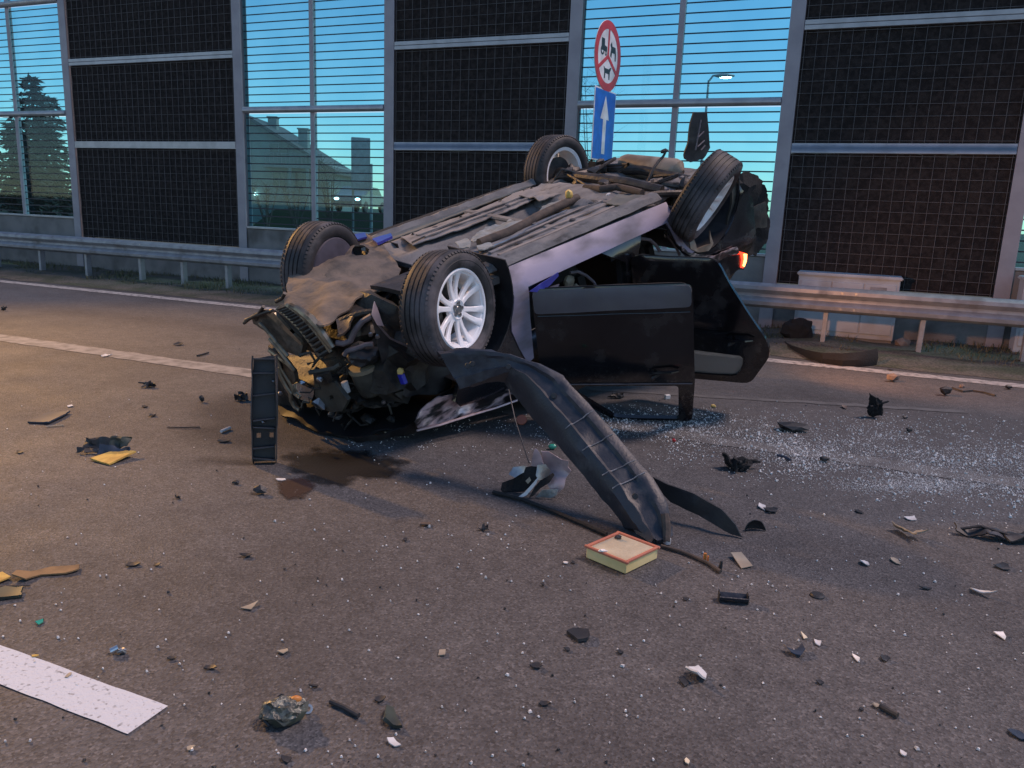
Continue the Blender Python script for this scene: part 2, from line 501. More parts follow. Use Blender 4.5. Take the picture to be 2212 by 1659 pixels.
M['window_glass'] = glass_mat('door_glass', (.55, .58, .58), .05, .35)
M['shatter_glass'] = mat('shattered_windscreen', (.40, .45, .45), .35, col2=(.12, .14, .14), scale=60, bump=1.0, bscale=180, spec=.8)
M['fragments'] = mat('glass_fragments', (.92, .87, .82), .45, col2=(.66, .64, .60), scale=14, spec=.4)
M['specks'] = mat('white_specks', (.78, .76, .74), .35, col2=(.5, .49, .48), scale=12)
M['stain'] = mat('oil_stain', (.022, .019, .018), .38, col2=(.045, .038, .036), scale=7, detail=8, bump=.5, bscale=90)
M['stain_red'] = mat('fluid_stain', (.045, .026, .022), .5, col2=(.07, .055, .05), scale=9, detail=8, bump=.6, bscale=90)
M['paper_yellow'] = mat('filter_paper', (.74, .66, .50), .9, col2=(.66, .57, .42), scale=7, bump=.2, bscale=60)
M['filter_side'] = mat('filter_side', (.78, .62, .30), .8, col2=(.68, .52, .22), scale=6)
M['filter_rim'] = mat('filter_rim', (.50, .17, .10), .7, col2=(.42, .14, .09), scale=8)
M['yellow_board'] = mat('yellow_board', (.60, .40, .10), .85, col2=(.45, .28, .07), scale=18, detail=8, bump=.4, bscale=70)
M['navy'] = mat('navy_plastic', (.018, .030, .055), .55, col2=(.026, .040, .07), scale=8)
M['dkgreen'] = mat('dark_green_plastic', (.05, .06, .045), .5, col2=(.03, .036, .03), scale=9)
M['brown_card'] = mat('brown_card', (.26, .16, .075), .9, col2=(.15, .095, .05), scale=10, detail=8, bump=.3, bscale=60)
M['tan'] = mat('tan_plastic', (.34, .29, .22), .6, col2=(.26, .22, .17), scale=9)
M['pink_paint'] = mat('torn_painted_sheet', (.62, .47, .49), .4, .3, col2=(.34, .27, .28), scale=5, dirt=(.05, .045, .045), dscale=7, dlo=.55, dhi=.7)
M['chrome'] = mat('chrome', (.75, .74, .72), .12, .95, dirt=(.2, .18, .15), dscale=12, dlo=.6, dhi=.75)
M['dull_reflector'] = mat('dull_reflector', (.20, .20, .17), .35, .6, col2=(.09, .09, .08), scale=40, bump=.5, bscale=120)
M['orange'] = mat('orange_plastic', (.55, .20, .04), .45)
M['amber'] = mat('amber_reflector', (.36, .10, .05), .3)
M['green_glass'] = mat('green_cap', (.03, .30, .20), .15, spec=.9)
M['red_plastic'] = mat('red_plastic', (.5, .03, .03), .35)
M['rock'] = mat('stone', (.22, .17, .14), .9, col2=(.12, .09, .08), scale=9, bump=.6, bscale=30)
M['cloth_black'] = mat('black_cloth', (.012, .012, .013), .9, bump=.6, bscale=50)

# ------------------------------------------------------------------ ground, road, markings, verge
mb = MB()
g = 700
mb.add([(-g, -g, -.06), (g, -g, -.06), (g, g, -.06), (-g, g, -.06)], [(0, 1, 2, 3)])
struct(mb, 'ground', M['field'])
def road_rect(s0, s1, d0, d1, z):
    mb = MB()
    mb.add([(s0, d0, z), (s1, d0, z), (s1, d1, z), (s0, d1, z)], [(0, 1, 2, 3)])
    return mb
def road_struct(mb, name, m):
    o = struct(mb, name, m)
    o.matrix_world = ROADM.to_4x4()
    return o
mb = MB()
mb.add([(-90, -9, 0), (60, -9, 0), (60, 9.95, 0), (-90, 9.95, 0), (-90, -9, -.2), (60, -9, -.2), (60, 9.95, -.2), (-90, 9.95, -.2)],
       [(0, 1, 2, 3), (7, 6, 5, 4), (0, 4, 5, 1), (1, 5, 6, 2), (2, 6, 7, 3), (3, 7, 4, 0)])
road_struct(mb, 'road', M['asphalt'])
def ragged(s0, s1, d0, d1, z, amp, step=.06):
    """painted line with worn, slightly uneven edges"""
    mb = MB(); n = int((s1 - s0) / step)
    vs = []; fs = []
    for i in range(n + 1):
        s = s0 + (s1 - s0) * i / n
        vs += [(s, d0 + amp * nz(s * 9, 1.3), z), (s, d1 + amp * nz(s * 9, 7.7), z)]
        if i: fs.append((2 * i - 2, 2 * i, 2 * i + 1, 2 * i - 1))
    mb.add(vs, fs)
    return mb
road_struct(ragged(-70, 40, 9.28, 9.52, .004, .02, .1), 'edge_line_marking', M['paint_worn'])
road_struct(ragged(-70, -4.6, 5.50, 5.78, .004, .03, .1), 'lane_line_marking', M['paint_lane'])
road_struct(ragged(-4.6, 40, 5.52, 5.76, .004, .04, .1), 'lane_line_marking', M['paint_ghost'])
road_struct(ragged(-7.8, -1.80, 1.465, 1.615, .004, .004, .015), 'dash_marking', M['paint_white'])
road_struct(ragged(-21.0, -17.0, 1.465, 1.615, .004, .012, .06), 'dash_marking', M['paint_white'])
mb = ragged(-1.9, 1.4, -.05, .05, .004, .03, .05)
o = road_struct(mb, 'old_line_marking', M['paint_ghost'])
g0, g1 = G(1420, 850), G(2050, 888)
dv = (g1 - g0).normalized()
m4 = Matrix((dv, Vector((-dv.y, dv.x, 0)), Vector((0, 0, 1)))).transposed().to_4x4(); m4.translation = g0.lerp(g1, .5)
o.matrix_world = m4
# verge
mb = MB(); vs = []; fs = []
S0, S1, nS, nD = -34.0, 16.0, 250, 16
for i in range(nS + 1):
    for j in range(nD + 1):
        s = S0 + (S1 - S0) * i / nS; d = 9.72 + (12.7 - 9.72) * j / nD
        e = .12 * nz(s * 1.7, 3.0) if j == 0 else 0
        z = .004 + (.05 * min(1, j / 5) + .05 * nz(s * 1.1, d * 1.4, 2) * min(1, j / 4) + .02 * nz(s * 5, d * 5)) * (1 if j else 0)
        vs.append((s, d + e, z))
for i in range(nS):
    for j in range(nD):
        a = i * (nD + 1) + j
        fs.append((a, a + nD + 1, a + nD + 2, a + 1))
mb.add(vs, fs)
o = road_struct(mb, 'verge', M['soil'])
for p in o.data.polygons: p.use_smooth = True
# verge grass
mb = MB(); rnd = random.Random(3)
vs = []; fs = []
for i in range(15000):
    s = rnd.uniform(-22, 6); d = 10.35 + 1.72 * rnd.random() ** .75
    if nz(s * .9, d * 1.2, 5) < -.12 + .25 * (11.2 - d): continue
    h = rnd.uniform(.03, .10) * (1.15 + .7 * nz(s * .7, d, 8)); a = rnd.uniform(0, 2 * pi); w = rnd.uniform(.004, .009)
    b = Vector((s, d, .02)); t = Vector((cos(a), sin(a), 0)); k = Vector((-sin(a), cos(a), 0)) * h * rnd.uniform(-.9, .9)
    n0 = len(vs)
    vs += [b - t * w, b + t * w, b + k * .4 + t * w * .7 + Vector((0, 0, h * .6)), b + k * .4 - t * w * .7 + Vector((0, 0, h * .6)), b + k + Vector((0, 0, h))]
    fs += [(n0, n0 + 1, n0 + 2, n0 + 3), (n0 + 3, n0 + 2, n0 + 4)]
mb.add(vs, fs)
me = bpy.data.meshes.new('verge_grass'); me.from_pydata([tuple(v) for v in mb.v], [], mb.f); me.materials.append(M['grass'])
o = bpy.data.objects.new('verge_grass', me); COL.objects.link(o); o.matrix_world = ROADM.to_4x4()
tag(o, 'short patchy grass along the foot of the noise barrier', 'grass', kind='stuff')

# ------------------------------------------------------------------ noise barrier
BD = 12.1
bar = thing('noise_barrier', 'tall noise barrier of dark absorber panels and blue clear panes with grey posts', 'noise barrier', RD(0, BD), ROADM)
TOP = 5.95
posts = [-24.9, -21.7, -18.5, -15.15, -10.72, -7.5, -4.24, -1.08, 1.83, 4.9, 8.0]
kinds = ['g', 'd', 'g', 'd', 'g', 'd', 'g', 'd', 'g', 'd']
def hpost():
    mb = MB()
    mb.box((0, -.085, TOP / 2), (.19, .014, TOP))
    mb.box((0, .085, TOP / 2), (.19, .014, TOP))
    mb.box((0, 0, TOP / 2), (.012, .156, TOP))
    mb.box((0, 0, .012), (.3, .3, .02))
    return mb.mesh('post', bevel=.003)
pm = hpost(); pm.materials.append(M['post'])
for s in posts:
    o = bpy.data.objects.new('post', pm); COL.objects.link(o); o.parent = bar; o.location = (s, 0, 0)
DROWS = [(.70, 2.50), (2.64, 4.10), (4.23, TOP)]
GROWS = [(1.10, 3.13), (3.26, 5.30), (5.42, TOP)]
stripe_cache = {}
def bay_dark(s0, s1):
    w = s1 - s0 - .20; c = (s0 + s1) / 2
    mb = MB(); mb.box((c, 0, .34), (w + .16, .12, .68)); mb.obj('concrete_base', M['concrete'], bar, bevel=.008)
    for (z0, z1) in DROWS:
        mb = MB(); nx = max(2, int(w / .1)); nzr = max(2, int((z1 - z0) / .1))
        vs = []; fs = []
        for i in range(nx + 1):
            for j in range(nzr + 1):
                vs.append((c - w / 2 + w * i / nx, -.035 + .012 * nz(i * .9 + s0 * 7, j * .5, z0), z0 + (z1 - z0) * j / nzr))
        for i in range(nx):
            for j in range(nzr):
                a = i * (nzr + 1) + j
                fs.append((a, a + nzr + 1, a + nzr + 2, a + 1))
        mb.add(vs, fs)
        mb.box((c, .02, (z0 + z1) / 2), (w, .08, z1 - z0))
        pn = mb.obj('absorber_panel', M['absorber'], bar, smooth=0)
        mb = MB()
        k = int((z1 - z0) / .147)
        for j in range(k + 1):
            z = z0 + .03 + (z1 - z0 - .06) * j / k
            mb.box((c, -.062, z), (w, .006, .005))
        k = int(w / .147)
        for j in range(k + 1):
            x = c - w / 2 + .03 + (w - .06) * j / k
            mb.box((x, -.067, (z0 + z1) / 2), (.005, .006, z1 - z0))
        mb.obj('wire_mesh', M['wire'], pn, smooth=0)
    for z0, z1 in zip(DROWS, DROWS[1:]):
        a, b = z0[1], z1[0]
        mb = MB(); mb.box((c, -.035, (a + b) / 2 - .033), (w, .11, (b - a) / 2 - .004)); mb.box((c, -.035, (a + b) / 2 + .033), (w, .11, (b - a) / 2 - .004))
        mb.obj('rail', M['alu'], bar, bevel=.004)
def bay_glass(s0, s1):
    w = s1 - s0 - .20; c = (s0 + s1) / 2
    mb = MB(); mb.box((c, 0, .53), (w + .16, .12, 1.06)); mb.obj('concrete_base', M['concrete'], bar, bevel=.008)
    mb = MB(); mb.box((c, -.01, 1.082), (w, .15, .036)); mb.obj('sill_rail', M['alu'], bar, bevel=.003)
    mw_ = .085
    mb = MB(); mb.box((c, 0, (1.10 + TOP) / 2), (mw_, .09, TOP - 1.10)); mb.obj('mullion', M['post'], bar, bevel=.004)
    for z0, z1 in zip(GROWS, GROWS[1:]):
        a, b = z0[1], z1[0]
        mb = MB(); mb.tube([(c - w / 2, -.06, (a + b) / 2), (c + w / 2, -.06, (a + b) / 2)], .058, 12); mb.obj('rail', M['alu'], bar)
    pw = (w - mw_) / 2
    for sx in (-1, 1):
        pc = c + sx * (mw_ / 2 + pw / 2)
        for (z0, z1) in GROWS:
            mb = MB(); mb.box((pc, .0, (z0 + z1) / 2), (pw, .02, z1 - z0 - .004))
            pane = mb.obj('glass_pane', M['pane'], bar, smooth=0)
            k = int(round((z1 - z0) / .137))
            for j in range(k):
                z = z0 + (z1 - z0) * (j + .5) / k
                key = round(pw, 3)
                if key not in stripe_cache:
                    q = MB(); q.box((0, 0, 0), (pw - .01, .004, .019)); me = q.mesh('stripe', smooth=0); me.materials.append(M['stripe']); stripe_cache[key] = me
                so = bpy.data.objects.new('stripe', stripe_cache[key]); COL.objects.link(so); so.parent = pane; so.location = (pc, -.0135, z)
for i, kd in enumerate(kinds):
    if posts[i] < -25 or posts[i] > 7: continue
    (bay_dark if kd == 'd' else bay_glass)(posts[i], posts[i + 1])

# ------------------------------------------------------------------ guardrail
gr = thing('guardrail', 'galvanised steel W-beam guardrail on short posts along the verge', 'guardrail', RD(0, 10.75), ROADM)
prof = [(.02, .46), (-.01, .468), (-.052, .50), (-.058, .545), (-.045, .565), (.004, .60), (.008, .62), (.004, .64), (-.045, .675), (-.058, .695), (-.052, .74), (-.01, .772), (.02, .78)]
def beam(s0, s1, off=0):
    mb = MB()
    n = len(prof)
    vs = [(s0, y + off, z) for y, z in prof] + [(s1, y + off, z) for y, z in prof] + [(s0, y + off + .004, z) for y, z in prof] + [(s1, y + off + .004, z) for y, z in prof]
    fs = []
    for i in range(n - 1):
        fs += [(i, n + i, n + i + 1, i + 1), (2 * n + i + 1, 3 * n + i + 1, 3 * n + i, 2 * n + i)]
        fs += [(i, i + 1, 2 * n + i + 1, 2 * n + i), (n + i + 1, n + i, 3 * n + i, 3 * n + i + 1)]
    fs += [(0, 2 * n, 3 * n, n), (n - 1, 2 * n - 1, 4 * n - 1, 3 * n - 1)]
    mb.add(vs, fs)
    return mb
bs = [-28, -24, -20, -16, -12, -8, -4, 0, 4, 8, 12]
for a, b in zip(bs, bs[1:]):
    off = -.006 if (a // 4) % 2 else 0
    beam(a - .16, b + .16, off).obj('rail_beam', M['galv'], gr, smooth=40)
    mb = MB()
    for k in (-.08, .08):
        for z in (.52, .72):
            mb.lathe([(0, -.012), (.014, -.012), (.016, 0), (0, .0)], 8, Matrix.Translation((b + k, -.066, z)) @ Matrix.Rotation(pi / 2, 4, 'X'))
    mb.obj('splice_bolts', M['steel'], gr)
mb = MB()
mb.box((0, .07, .36), (.008, .10, .74)); mb.box((-.026, .12, .36), (.055, .007, .74)); mb.box((-.026, .02, .36), (.055, .007, .74)); mb.box((0, .0, .62), (.05, .04, .12))
gpm = mb.mesh('post', bevel=.002); gpm.materials.append(M['galv'])
for s in [-20.2, -18.8, -17.4, -16.05, -14.73, -13.45, -12.05, -11.03, -10.0, -8.7, -7.4, -6.1, -4.8, -3.5, -2.3, -1.33, -.22, .89, 2.0, 3.1, 4.2]:
    o = bpy.data.objects.new('post', gpm); COL.objects.link(o); o.parent = gr; o.location = (s, .03, 0); o.rotation_euler = (0, random.uniform(-.02, .02), 0)

# ------------------------------------------------------------------ road signs on one pole (faces oncoming traffic)
SIGN_S, SIGN_D = -3.40, 11.0
srot = Matrix.Rotation(radians(-6), 3, 'Z') @ Matrix((N, Vector((0, 0, 1)), T)).transposed()     # local x away from the road, y up, z towards the traffic it faces
sg = thing('road_sign', 'round red-ringed ban sign above a blue arrow sign on one pole behind guardrail', 'road sign', RD(SIGN_S, SIGN_D), srot)
mb = MB(); mb.tube([(0, 0, -.045), (0, 4.1, -.045)], .03, 12); mb.obj('pole', M['galv'], sg)
yc = 3.67
mb = MB(); mb.lathe([(0, -.006), (.45, -.006), (.455, 0), (.45, .004), (0, .004)], 64, Matrix.Translation((0, yc, 0))); disc = mb.obj('round_plate', M['sign_white'], sg, smooth=20)
mb = MB(); mb.lathe([(.345, .0045), (.345, .0075), (.452, .0075), (.452, .0045)], 64, Matrix.Translation((0, yc, 0)), closed=True); mb.obj('red_ring', M['sign_red'], disc, smooth=20)
def bar2d(a, b, w, h0=.0045, h1=.007):
    a = Vector(a); b = Vector(b); d = (b - a).normalized(); p = Vector((-d.y, d.x)) * w / 2
    return [tuple(a + p), tuple(a - p), tuple(b - p), tuple(b + p)], h0, h1
for ang, mm in ((90, 'sign_red'), (210, 'sign_red'), (330, 'sign_red')):
    e = (.36 * cos(radians(ang)), yc + .36 * sin(radians(ang)))
    mb = MB(); pl, a, b = bar2d((0, yc), e, .05); mb.prism(pl, a, b + .0006 * (ang / 90)); mb.obj('red_bar', M[mm], disc, smooth=0)
# small pictograms: tractor outline, horse cart, handcart
def blob(pts, name, m, h=.0068):
    mb = MB(); mb.prism(pts, .0045, h); return mb.obj(name, m, disc, smooth=0)
def ringpts(cx, cy, r, n=14): return [(cx + r * cos(2 * pi * i / n), cy + r * sin(2 * pi * i / n)) for i in range(n)]
# tractor (upper left)
blob([(-.24, yc + .05), (-.05, yc + .05), (-.05, yc + .11), (-.13, yc + .12), (-.14, yc + .2), (-.24, yc + .2)], 'tractor_symbol', M['sign_black'])
mb = MB()
for (x, y, r) in ((-.2, yc + .05, .06), (-.08, yc + .03, .035)):
    mb.lathe([(r * .6, .0045), (r * .6, .0074), (r, .0074), (r, .0045)], 16, Matrix.Translation((x, y, 0)), closed=True)
mb.obj('tractor_wheels', M['sign_black'], disc)
# horse-drawn cart (upper right)
blob([(.07, yc + .02), (.09, yc + .12), (.06, yc + .16), (.10, yc + .2), (.13, yc + .15), (.24, yc + .15), (.27, yc + .08), (.27, yc - .02), (.24, yc - .02), (.23, yc + .07), (.13, yc + .07), (.11, yc + .0)], 'horse_symbol', M['sign_black'])
# animal and rider (bottom)
blob([(-.13, yc - .14), (-.1, yc - .2), (-.1, yc - .29), (-.07, yc - .29), (-.06, yc - .22), (.05, yc - .22), (.06, yc - .29), (.09, yc - .29), (.09, yc - .19), (.14, yc - .13), (.1, yc - .13), (.05, yc - .16), (-.08, yc - .16)], 'cart_symbol', M['sign_black'])
yb = 2.77
mb = MB(); mb.box((0, yb, 0), (.74, .95, .010)); bp = mb.obj('blue_plate', M['sign_white'], sg, bevel=.003)
mb = MB(); mb.box((0, yb, .0070), (.70, .91, .003)); mb.obj('blue_face', M['sign_blue'], bp, smooth=0)
mb = MB(); mb.prism([(-.055, yb - .38), (.055, yb - .38), (.055, yb + .08), (.15, yb + .08), (0, yb + .39), (-.15, yb + .08), (-.055, yb + .08)], .0087, .0107); mb.obj('arrow', M['sign_white'], bp, smooth=0)
mb = MB()
for y in (yc - .2, yc + .2, yb - .25, yb + .25): mb.box((0, y, -.028), (.09, .04, .04))
mb.obj('clamps', M['galv'], sg)

# ------------------------------------------------------------------ cabinets behind the guardrail
def cabinet(s0, s1, h, d, label, doors=3):
    w = s1 - s0
    t = thing('utility_cabinet', label, 'cabinet', RD((s0 + s1) / 2, d), ROADM, 'utility cabinets')
    mb = MB(); mb.box((0, 0, h * .5 + .02), (w, .34, h - .09)); mb.obj('body', M['cabinet'], t, bevel=.008)
    mb = MB(); mb.box((0, -.005, h - .012), (w + .05, .40, .045)); mb.obj('lid', M['cabinet'], t, bevel=.012, seg=2)
    mb = MB(); mb.box((0, 0, .055), (w - .02, .30, .13)); mb.obj('plinth', M['concrete'], t, bevel=.005)
    dw = (w - .06) / doors
    for i in range(doors):
        x = -w / 2 + .03 + dw * (i + .5)
        mb = MB(); mb.box((x, -.178, h * .52), (dw - .015, .018, h * .74)); dr = mb.obj('door', M['cabinet'], t, bevel=.004)
        mb = MB(); mb.box((x + dw * .36, -.193, h * .6), (.03, .014, .09)); mb.obj('handle', M['cabinet_gap'], dr, bevel=.003)
    if doors == 3:
        mb = MB(); mb.box((w * .30, -.1895, h * .82), (.2, .004, .055)); mb.obj('name_plate', M['label_grey'], t, smooth=0)
    return t
cabinet(-.66, .60, .90, 11.72, 'low wide pale grey utility cabinet with three doors behind the guardrail')
cabinet(1.98, 2.9, 1.0, 11.72, 'pale utility cabinet cut by the right edge of the picture', 2)

# ------------------------------------------------------------------ beyond the barrier
M['needle'] = mat('conifer_needles', (.014, .020, .019), .85, col2=(.024, .032, .028), scale=2)
M['bark'] = mat('bark', (.10, .08, .065), .9, bump=.5, bscale=20)
M['twig'] = mat('twigs', (.07, .055, .05), .9)
M['house_wall'] = mat('house_render', (.24, .26, .24), .9, col2=(.20, .215, .20), scale=1.2)
M['roof_tile'] = mat('roof_sheet', (.075, .065, .065), .7, col2=(.05, .045, .045), scale=2)
M['house_trim'] = mat('house_trim', (.20, .19, .19), .8)
M['dark_glass'] = mat('house_glass', (.03, .04, .05), .15)
M['reflection_grey'] = mat('reflection_panel', (.20, .21, .24), .7)
M['lamp_lit'] = mat('street_lamp_lens', (.9, .9, .85), .3, emit=(1.0, .96, .86), estr=14.0)
M['head_lit'] = mat('headlamp_lens', (.9, .9, .9), .2, emit=(.95, 1.0, .97), estr=5.0)
M['car_far'] = mat('far_car_paint', (.10, .11, .13), .3, coat=.4)

def conifer(px, top_px, base_dep, spread, seed, label):
    base = P(px, 440, base_dep); base.z = 0
    # height from the pixel of its tip
    tip = P(px, top_px, base_dep)
    h = tip.z
    t = thing('conifer_tree', label, 'tree', base, None, 'conifers beyond the barrier')
    rnd = random.Random(seed)
    mb = MB(); mb.tube([(0, 0, -.05), (.03, 0, h * .4), (0, .04, h * .96)], [.16, .10, .02], 8); mb.obj('trunk', M['bark'], t)
    vs = []; fs = []
    tiers = int(h * 4.2)
    for i in range(tiers):
        f = i / tiers
        z = .35 + (h - .45) * f
        rad = spread * (1 - f) ** .8 * (.85 + .3 * rnd.random()) + .08
        for k in range(15):
            a = rnd.uniform(0, 2 * pi); L = rad * rnd.uniform(.6, 1.08)
            d = Vector((cos(a), sin(a), 0)); q = Vector((-sin(a), cos(a), 0))
            m_ = int(6 + L * 9)
            for j in range(m_):
                u = (j + rnd.random()) / m_
                c = d * L * u + Vector((0, 0, z - .32 * L * u + .12 * L * u * u + rnd.uniform(-.05, .05))) + q * rnd.uniform(-.22, .22) * L * (1.05 - u)
                e1 = (d * rnd.uniform(.3, 1) + q * rnd.uniform(-1, 1) + Vector((0, 0, rnd.uniform(-.6, .3)))).normalized() * rnd.uniform(.16, .32)
                e2 = e1.cross(Vector((rnd.uniform(-1, 1), rnd.uniform(-1, 1), 1))).normalized() * .07
                n0 = len(vs)
                vs += [c - e2, c + e2, c + e1]
                fs.append((n0, n0 + 1, n0 + 2))
    mb = MB(); mb.v = vs; mb.f = fs
    me = bpy.data.meshes.new('crown'); me.from_pydata([tuple(v) for v in vs], [], fs); me.materials.append(M['needle'])
    o = bpy.data.objects.new('crown', me); COL.objects.link(o); o.parent = t
    return t
conifer(88, 158, 27, 1.55, 1, 'tallest dark conifer behind the left pane, tip highest of all')
conifer(122, 200, 29, 1.25, 2, 'slender dark conifer just right of the tallest one, behind the left pane')
conifer(44, 250, 25, 1.7, 3, 'low broad conifer behind the left pane at the picture edge')

def bare_tree(px, top_px, dep, seed, label, twigs=160, sway=.9, grp='leafless shrubs beyond the barrier'):
    base = P(px, 440, dep); base.z = 0
    h = P(px, top_px, dep).z
    t = thing('leafless_shrub', label, 'shrub', base, None, grp)
    rnd = random.Random(seed)
    br = MB(); tw = MB()
    for k in range(6):
        a = rnd.uniform(0, 2 * pi); d = Vector((cos(a), sin(a), 0)) * rnd.uniform(.2, sway)
        pts = [Vector((0, 0, -.02)), d * .3 + Vector((0, 0, h * .35)), d * .7 + Vector((0, 0, h * .7)), d + Vector((0, 0, h * rnd.uniform(.82, 1)))]
        br.tube(pts, [.05, .035, .022, .008], 5)
        for i in range(twigs // 6):
            u = rnd.uniform(.25, 1); seg = min(2, int(u * 3)); q = pts[seg].lerp(pts[seg + 1], u * 3 - seg)
            e = Vector((rnd.uniform(-1, 1), rnd.uniform(-1, 1), rnd.uniform(-.1, 1))).normalized() * rnd.uniform(.25, .8) * h * .25
            tw.tube([q, q + e * .6, q + e + Vector((0, 0, .05))], [.010, .007, .004], 3, caps=False)
    br.obj('trunk', M['bark'], t); tw.obj('crown', M['twig'], t, smooth=0)
    return t
bare_tree(715, 345, 33, 11, 'leafless shrub at the right corner of the house', 220)
bare_tree(640, 400, 36, 12, 'low leafless shrub in front of the house wall', 220)
bare_tree(575, 395, 38, 13, 'leafless shrub in front of the house gable at its left', 220)
bare_tree(1275, 140, 55, 14, 'thin tall leafless tree seen beside the round sign', 150, 1.2)
bare_tree(1640, 480, 30, 15, 'low leafless bush behind the rear wheel of the car', 200)

# house with a gable facing the road
HD = 62.0
def HX(px): return (px - 620) / FPX * HD
hb = P(620, 440, HD); hb.z = 0
house = thing('house', 'pale rendered gabled house behind the second clear bay', 'house', hb)
def hz(py, px=620): return P(px, py, HD).z
zr, ze = hz(256), hz(352)
xl, xr = HX(455), HX(722)
xm = HX(542)
mb = MB(); mb.prism([(xl, 0), (xr - .35, 0), (xr - .35, ze - .1), (xm, zr - .25), (xl, ze - .1)], 0, 9, Matrix(((1, 0, 0, 0), (0, 0, 1, 0), (0, 1, 0, 0), (0, 0, 0, 1)))); mb.obj('wall', M['house_wall'], house, smooth=0)
mb = MB()
for (a, b) in (((xm, zr), (xr + .25, ze - .45)), ((xm, zr), (xl - .3, ze - .35))):
    mb.prism([(a[0], a[1]), (b[0], b[1]), (b[0], b[1] - .28), (a[0], a[1] - .28)], -.6, 9.4, Matrix(((1, 0, 0, 0), (0, 0, 1, 0), (0, 1, 0, 0), (0, 0, 0, 1))))
rf = mb.obj('roof', M['roof_tile'], house, smooth=0)
mb = MB(); mb.box((HX(570), 3, hz(268)), (.7, .7, 1.2)); mb.box((HX(570), 3, hz(268) + .63), (.85, .85, .1)); mb.obj('chimney', M['house_wall'], rf, bevel=.02)
mb = MB(); mb.box((HX(642), 2.4, hz(298)), (.75, .8, 1.6)); mb.box((HX(642), 2.4, hz(298) + .82), (.9, .95, .12)); mb.obj('chimney', M['house_wall'], rf, bevel=.02)
for (a, b, c, d) in ((587, 624, 313, 335), (592, 618, 372, 404), (640, 668, 372, 404), (684, 704, 372, 404)):
    x0, x1, z1, z0 = HX(a), HX(b), hz(c), hz(d)
    mb = MB(); mb.box(((x0 + x1) / 2, -.02, (z0 + z1) / 2), (x1 - x0 + .16, .1, z1 - z0 + .16)); w_ = mb.obj('window', M['house_trim'], house, bevel=.01)
    mb = MB(); mb.box(((x0 + x1) / 2, -.075, (z0 + z1) / 2), (x1 - x0, .02, z1 - z0)); mb.obj('pane', M['dark_glass'], w_, smooth=0)
    mb = MB(); mb.box(((x0 + x1) / 2, -.09, (z0 + z1) / 2), (.07, .02, z1 - z0)); mb.obj('glazing_bar', M['house_trim'], w_, smooth=0)
mb = MB(); mb.box((HX(640), -.5, hz(362)), (HX(705) - HX(582), 1.1, .16)); bal = mb.obj('balcony', M['house_trim'], house, bevel=.01)
mb = MB()
for k in range(15): mb.box((HX(584) + (HX(703) - HX(584)) * k / 14, -1.0, hz(362) + .5), (.05, .05, .9))
mb.box((HX(643), -1.0, hz(362) + .97), (HX(705) - HX(582), .07, .07)); mb.obj('railing', M['house_trim'], bal, smooth=0)
for x in (635, 672):
    mb = MB(); mb.box((HX(x), -.9, hz(362) / 2), (.22, .22, hz(362) - .1)); mb.obj('column', M['house_wall'], house, bevel=.01)

# solid slab built for a grey reflection in the clear pane
bbp = P(785, 440, 31); bbp.z = 0
bb = thing('reflection', 'faint grey billboard on a pale pole behind the second clear bay', 'reflection', bbp)
k = 31 / FPX
zt, zb_ = P(785, 300, 31).z, P(785, 412, 31).z
mb = MB(); mb.box((-.1, 0, (zt + zb_) / 2), (.72, .16, zt - zb_), Matrix.Rotation(.3, 3, 'Z')); mb.obj('panel', M['reflection_grey'], bb, bevel=.02)
mb = MB(); mb.tube([(.30, .05, 0), (.30, .05, P(803, 355, 31).z)], .055, 10); mb.obj('pole', M['galv'], bb)
mb = MB(); mb.tube([(-.42, .05, 0), (-.42, .05, P(757, 300, 31).z)], .045, 10); mb.obj('pole', M['house_trim'], bb)

# street lamp in the distance, lit
def street_lamp(base, h, arm, dirv, label, name='street_lamp', mlens=None, pole_r=.075):
    t = thing(name, label, 'street lamp', base)
    d = Vector(dirv).normalized()
    mb = MB(); mb.tube([(0, 0, 0), (0, 0, 1.2), (0, 0, 1.25), (0, 0, h)], [pole_r * 1.5, pole_r * 1.4, pole_r, pole_r * .6], 12); mb.obj('pole', M['galv'], t)
    pts = [Vector((0, 0, h - .05)), Vector((0, 0, h + .12)) + d * .12, Vector((0, 0, h + .18)) + d * arm * .5, Vector((0, 0, h + .2)) + d * arm]
    mb = MB(); mb.tube(pts, pole_r * .55, 10); mb.obj('arm', M['galv'], t)
    c = Vector((0, 0, h + .18)) + d * (arm + .3)
    rm = Matrix((d, Vector((0, 0, 1)).cross(d), Vector((0, 0, 1)))).transposed()
    mb = MB(); mb.lump(c, (.42, .17, .085), 1, .05, 3, rm); hd = mb.obj('lamp_head', M['sign_back'], t)
    mb = MB(); mb.lump(c - Vector((0, 0, .055)) + d * .05, (.26, .125, .055), 1, 0, 2, rm); mb.obj('lens', mlens or M['lamp_lit'], hd)
    return t, c
lb = P(1508, 440, 34); lb.z = 0
zl = P(1537, 178, 34).z
street_lamp(lb, zl - .1, .32, (1, -.2, 0), 'lit street lamp standing beyond the third clear bay')

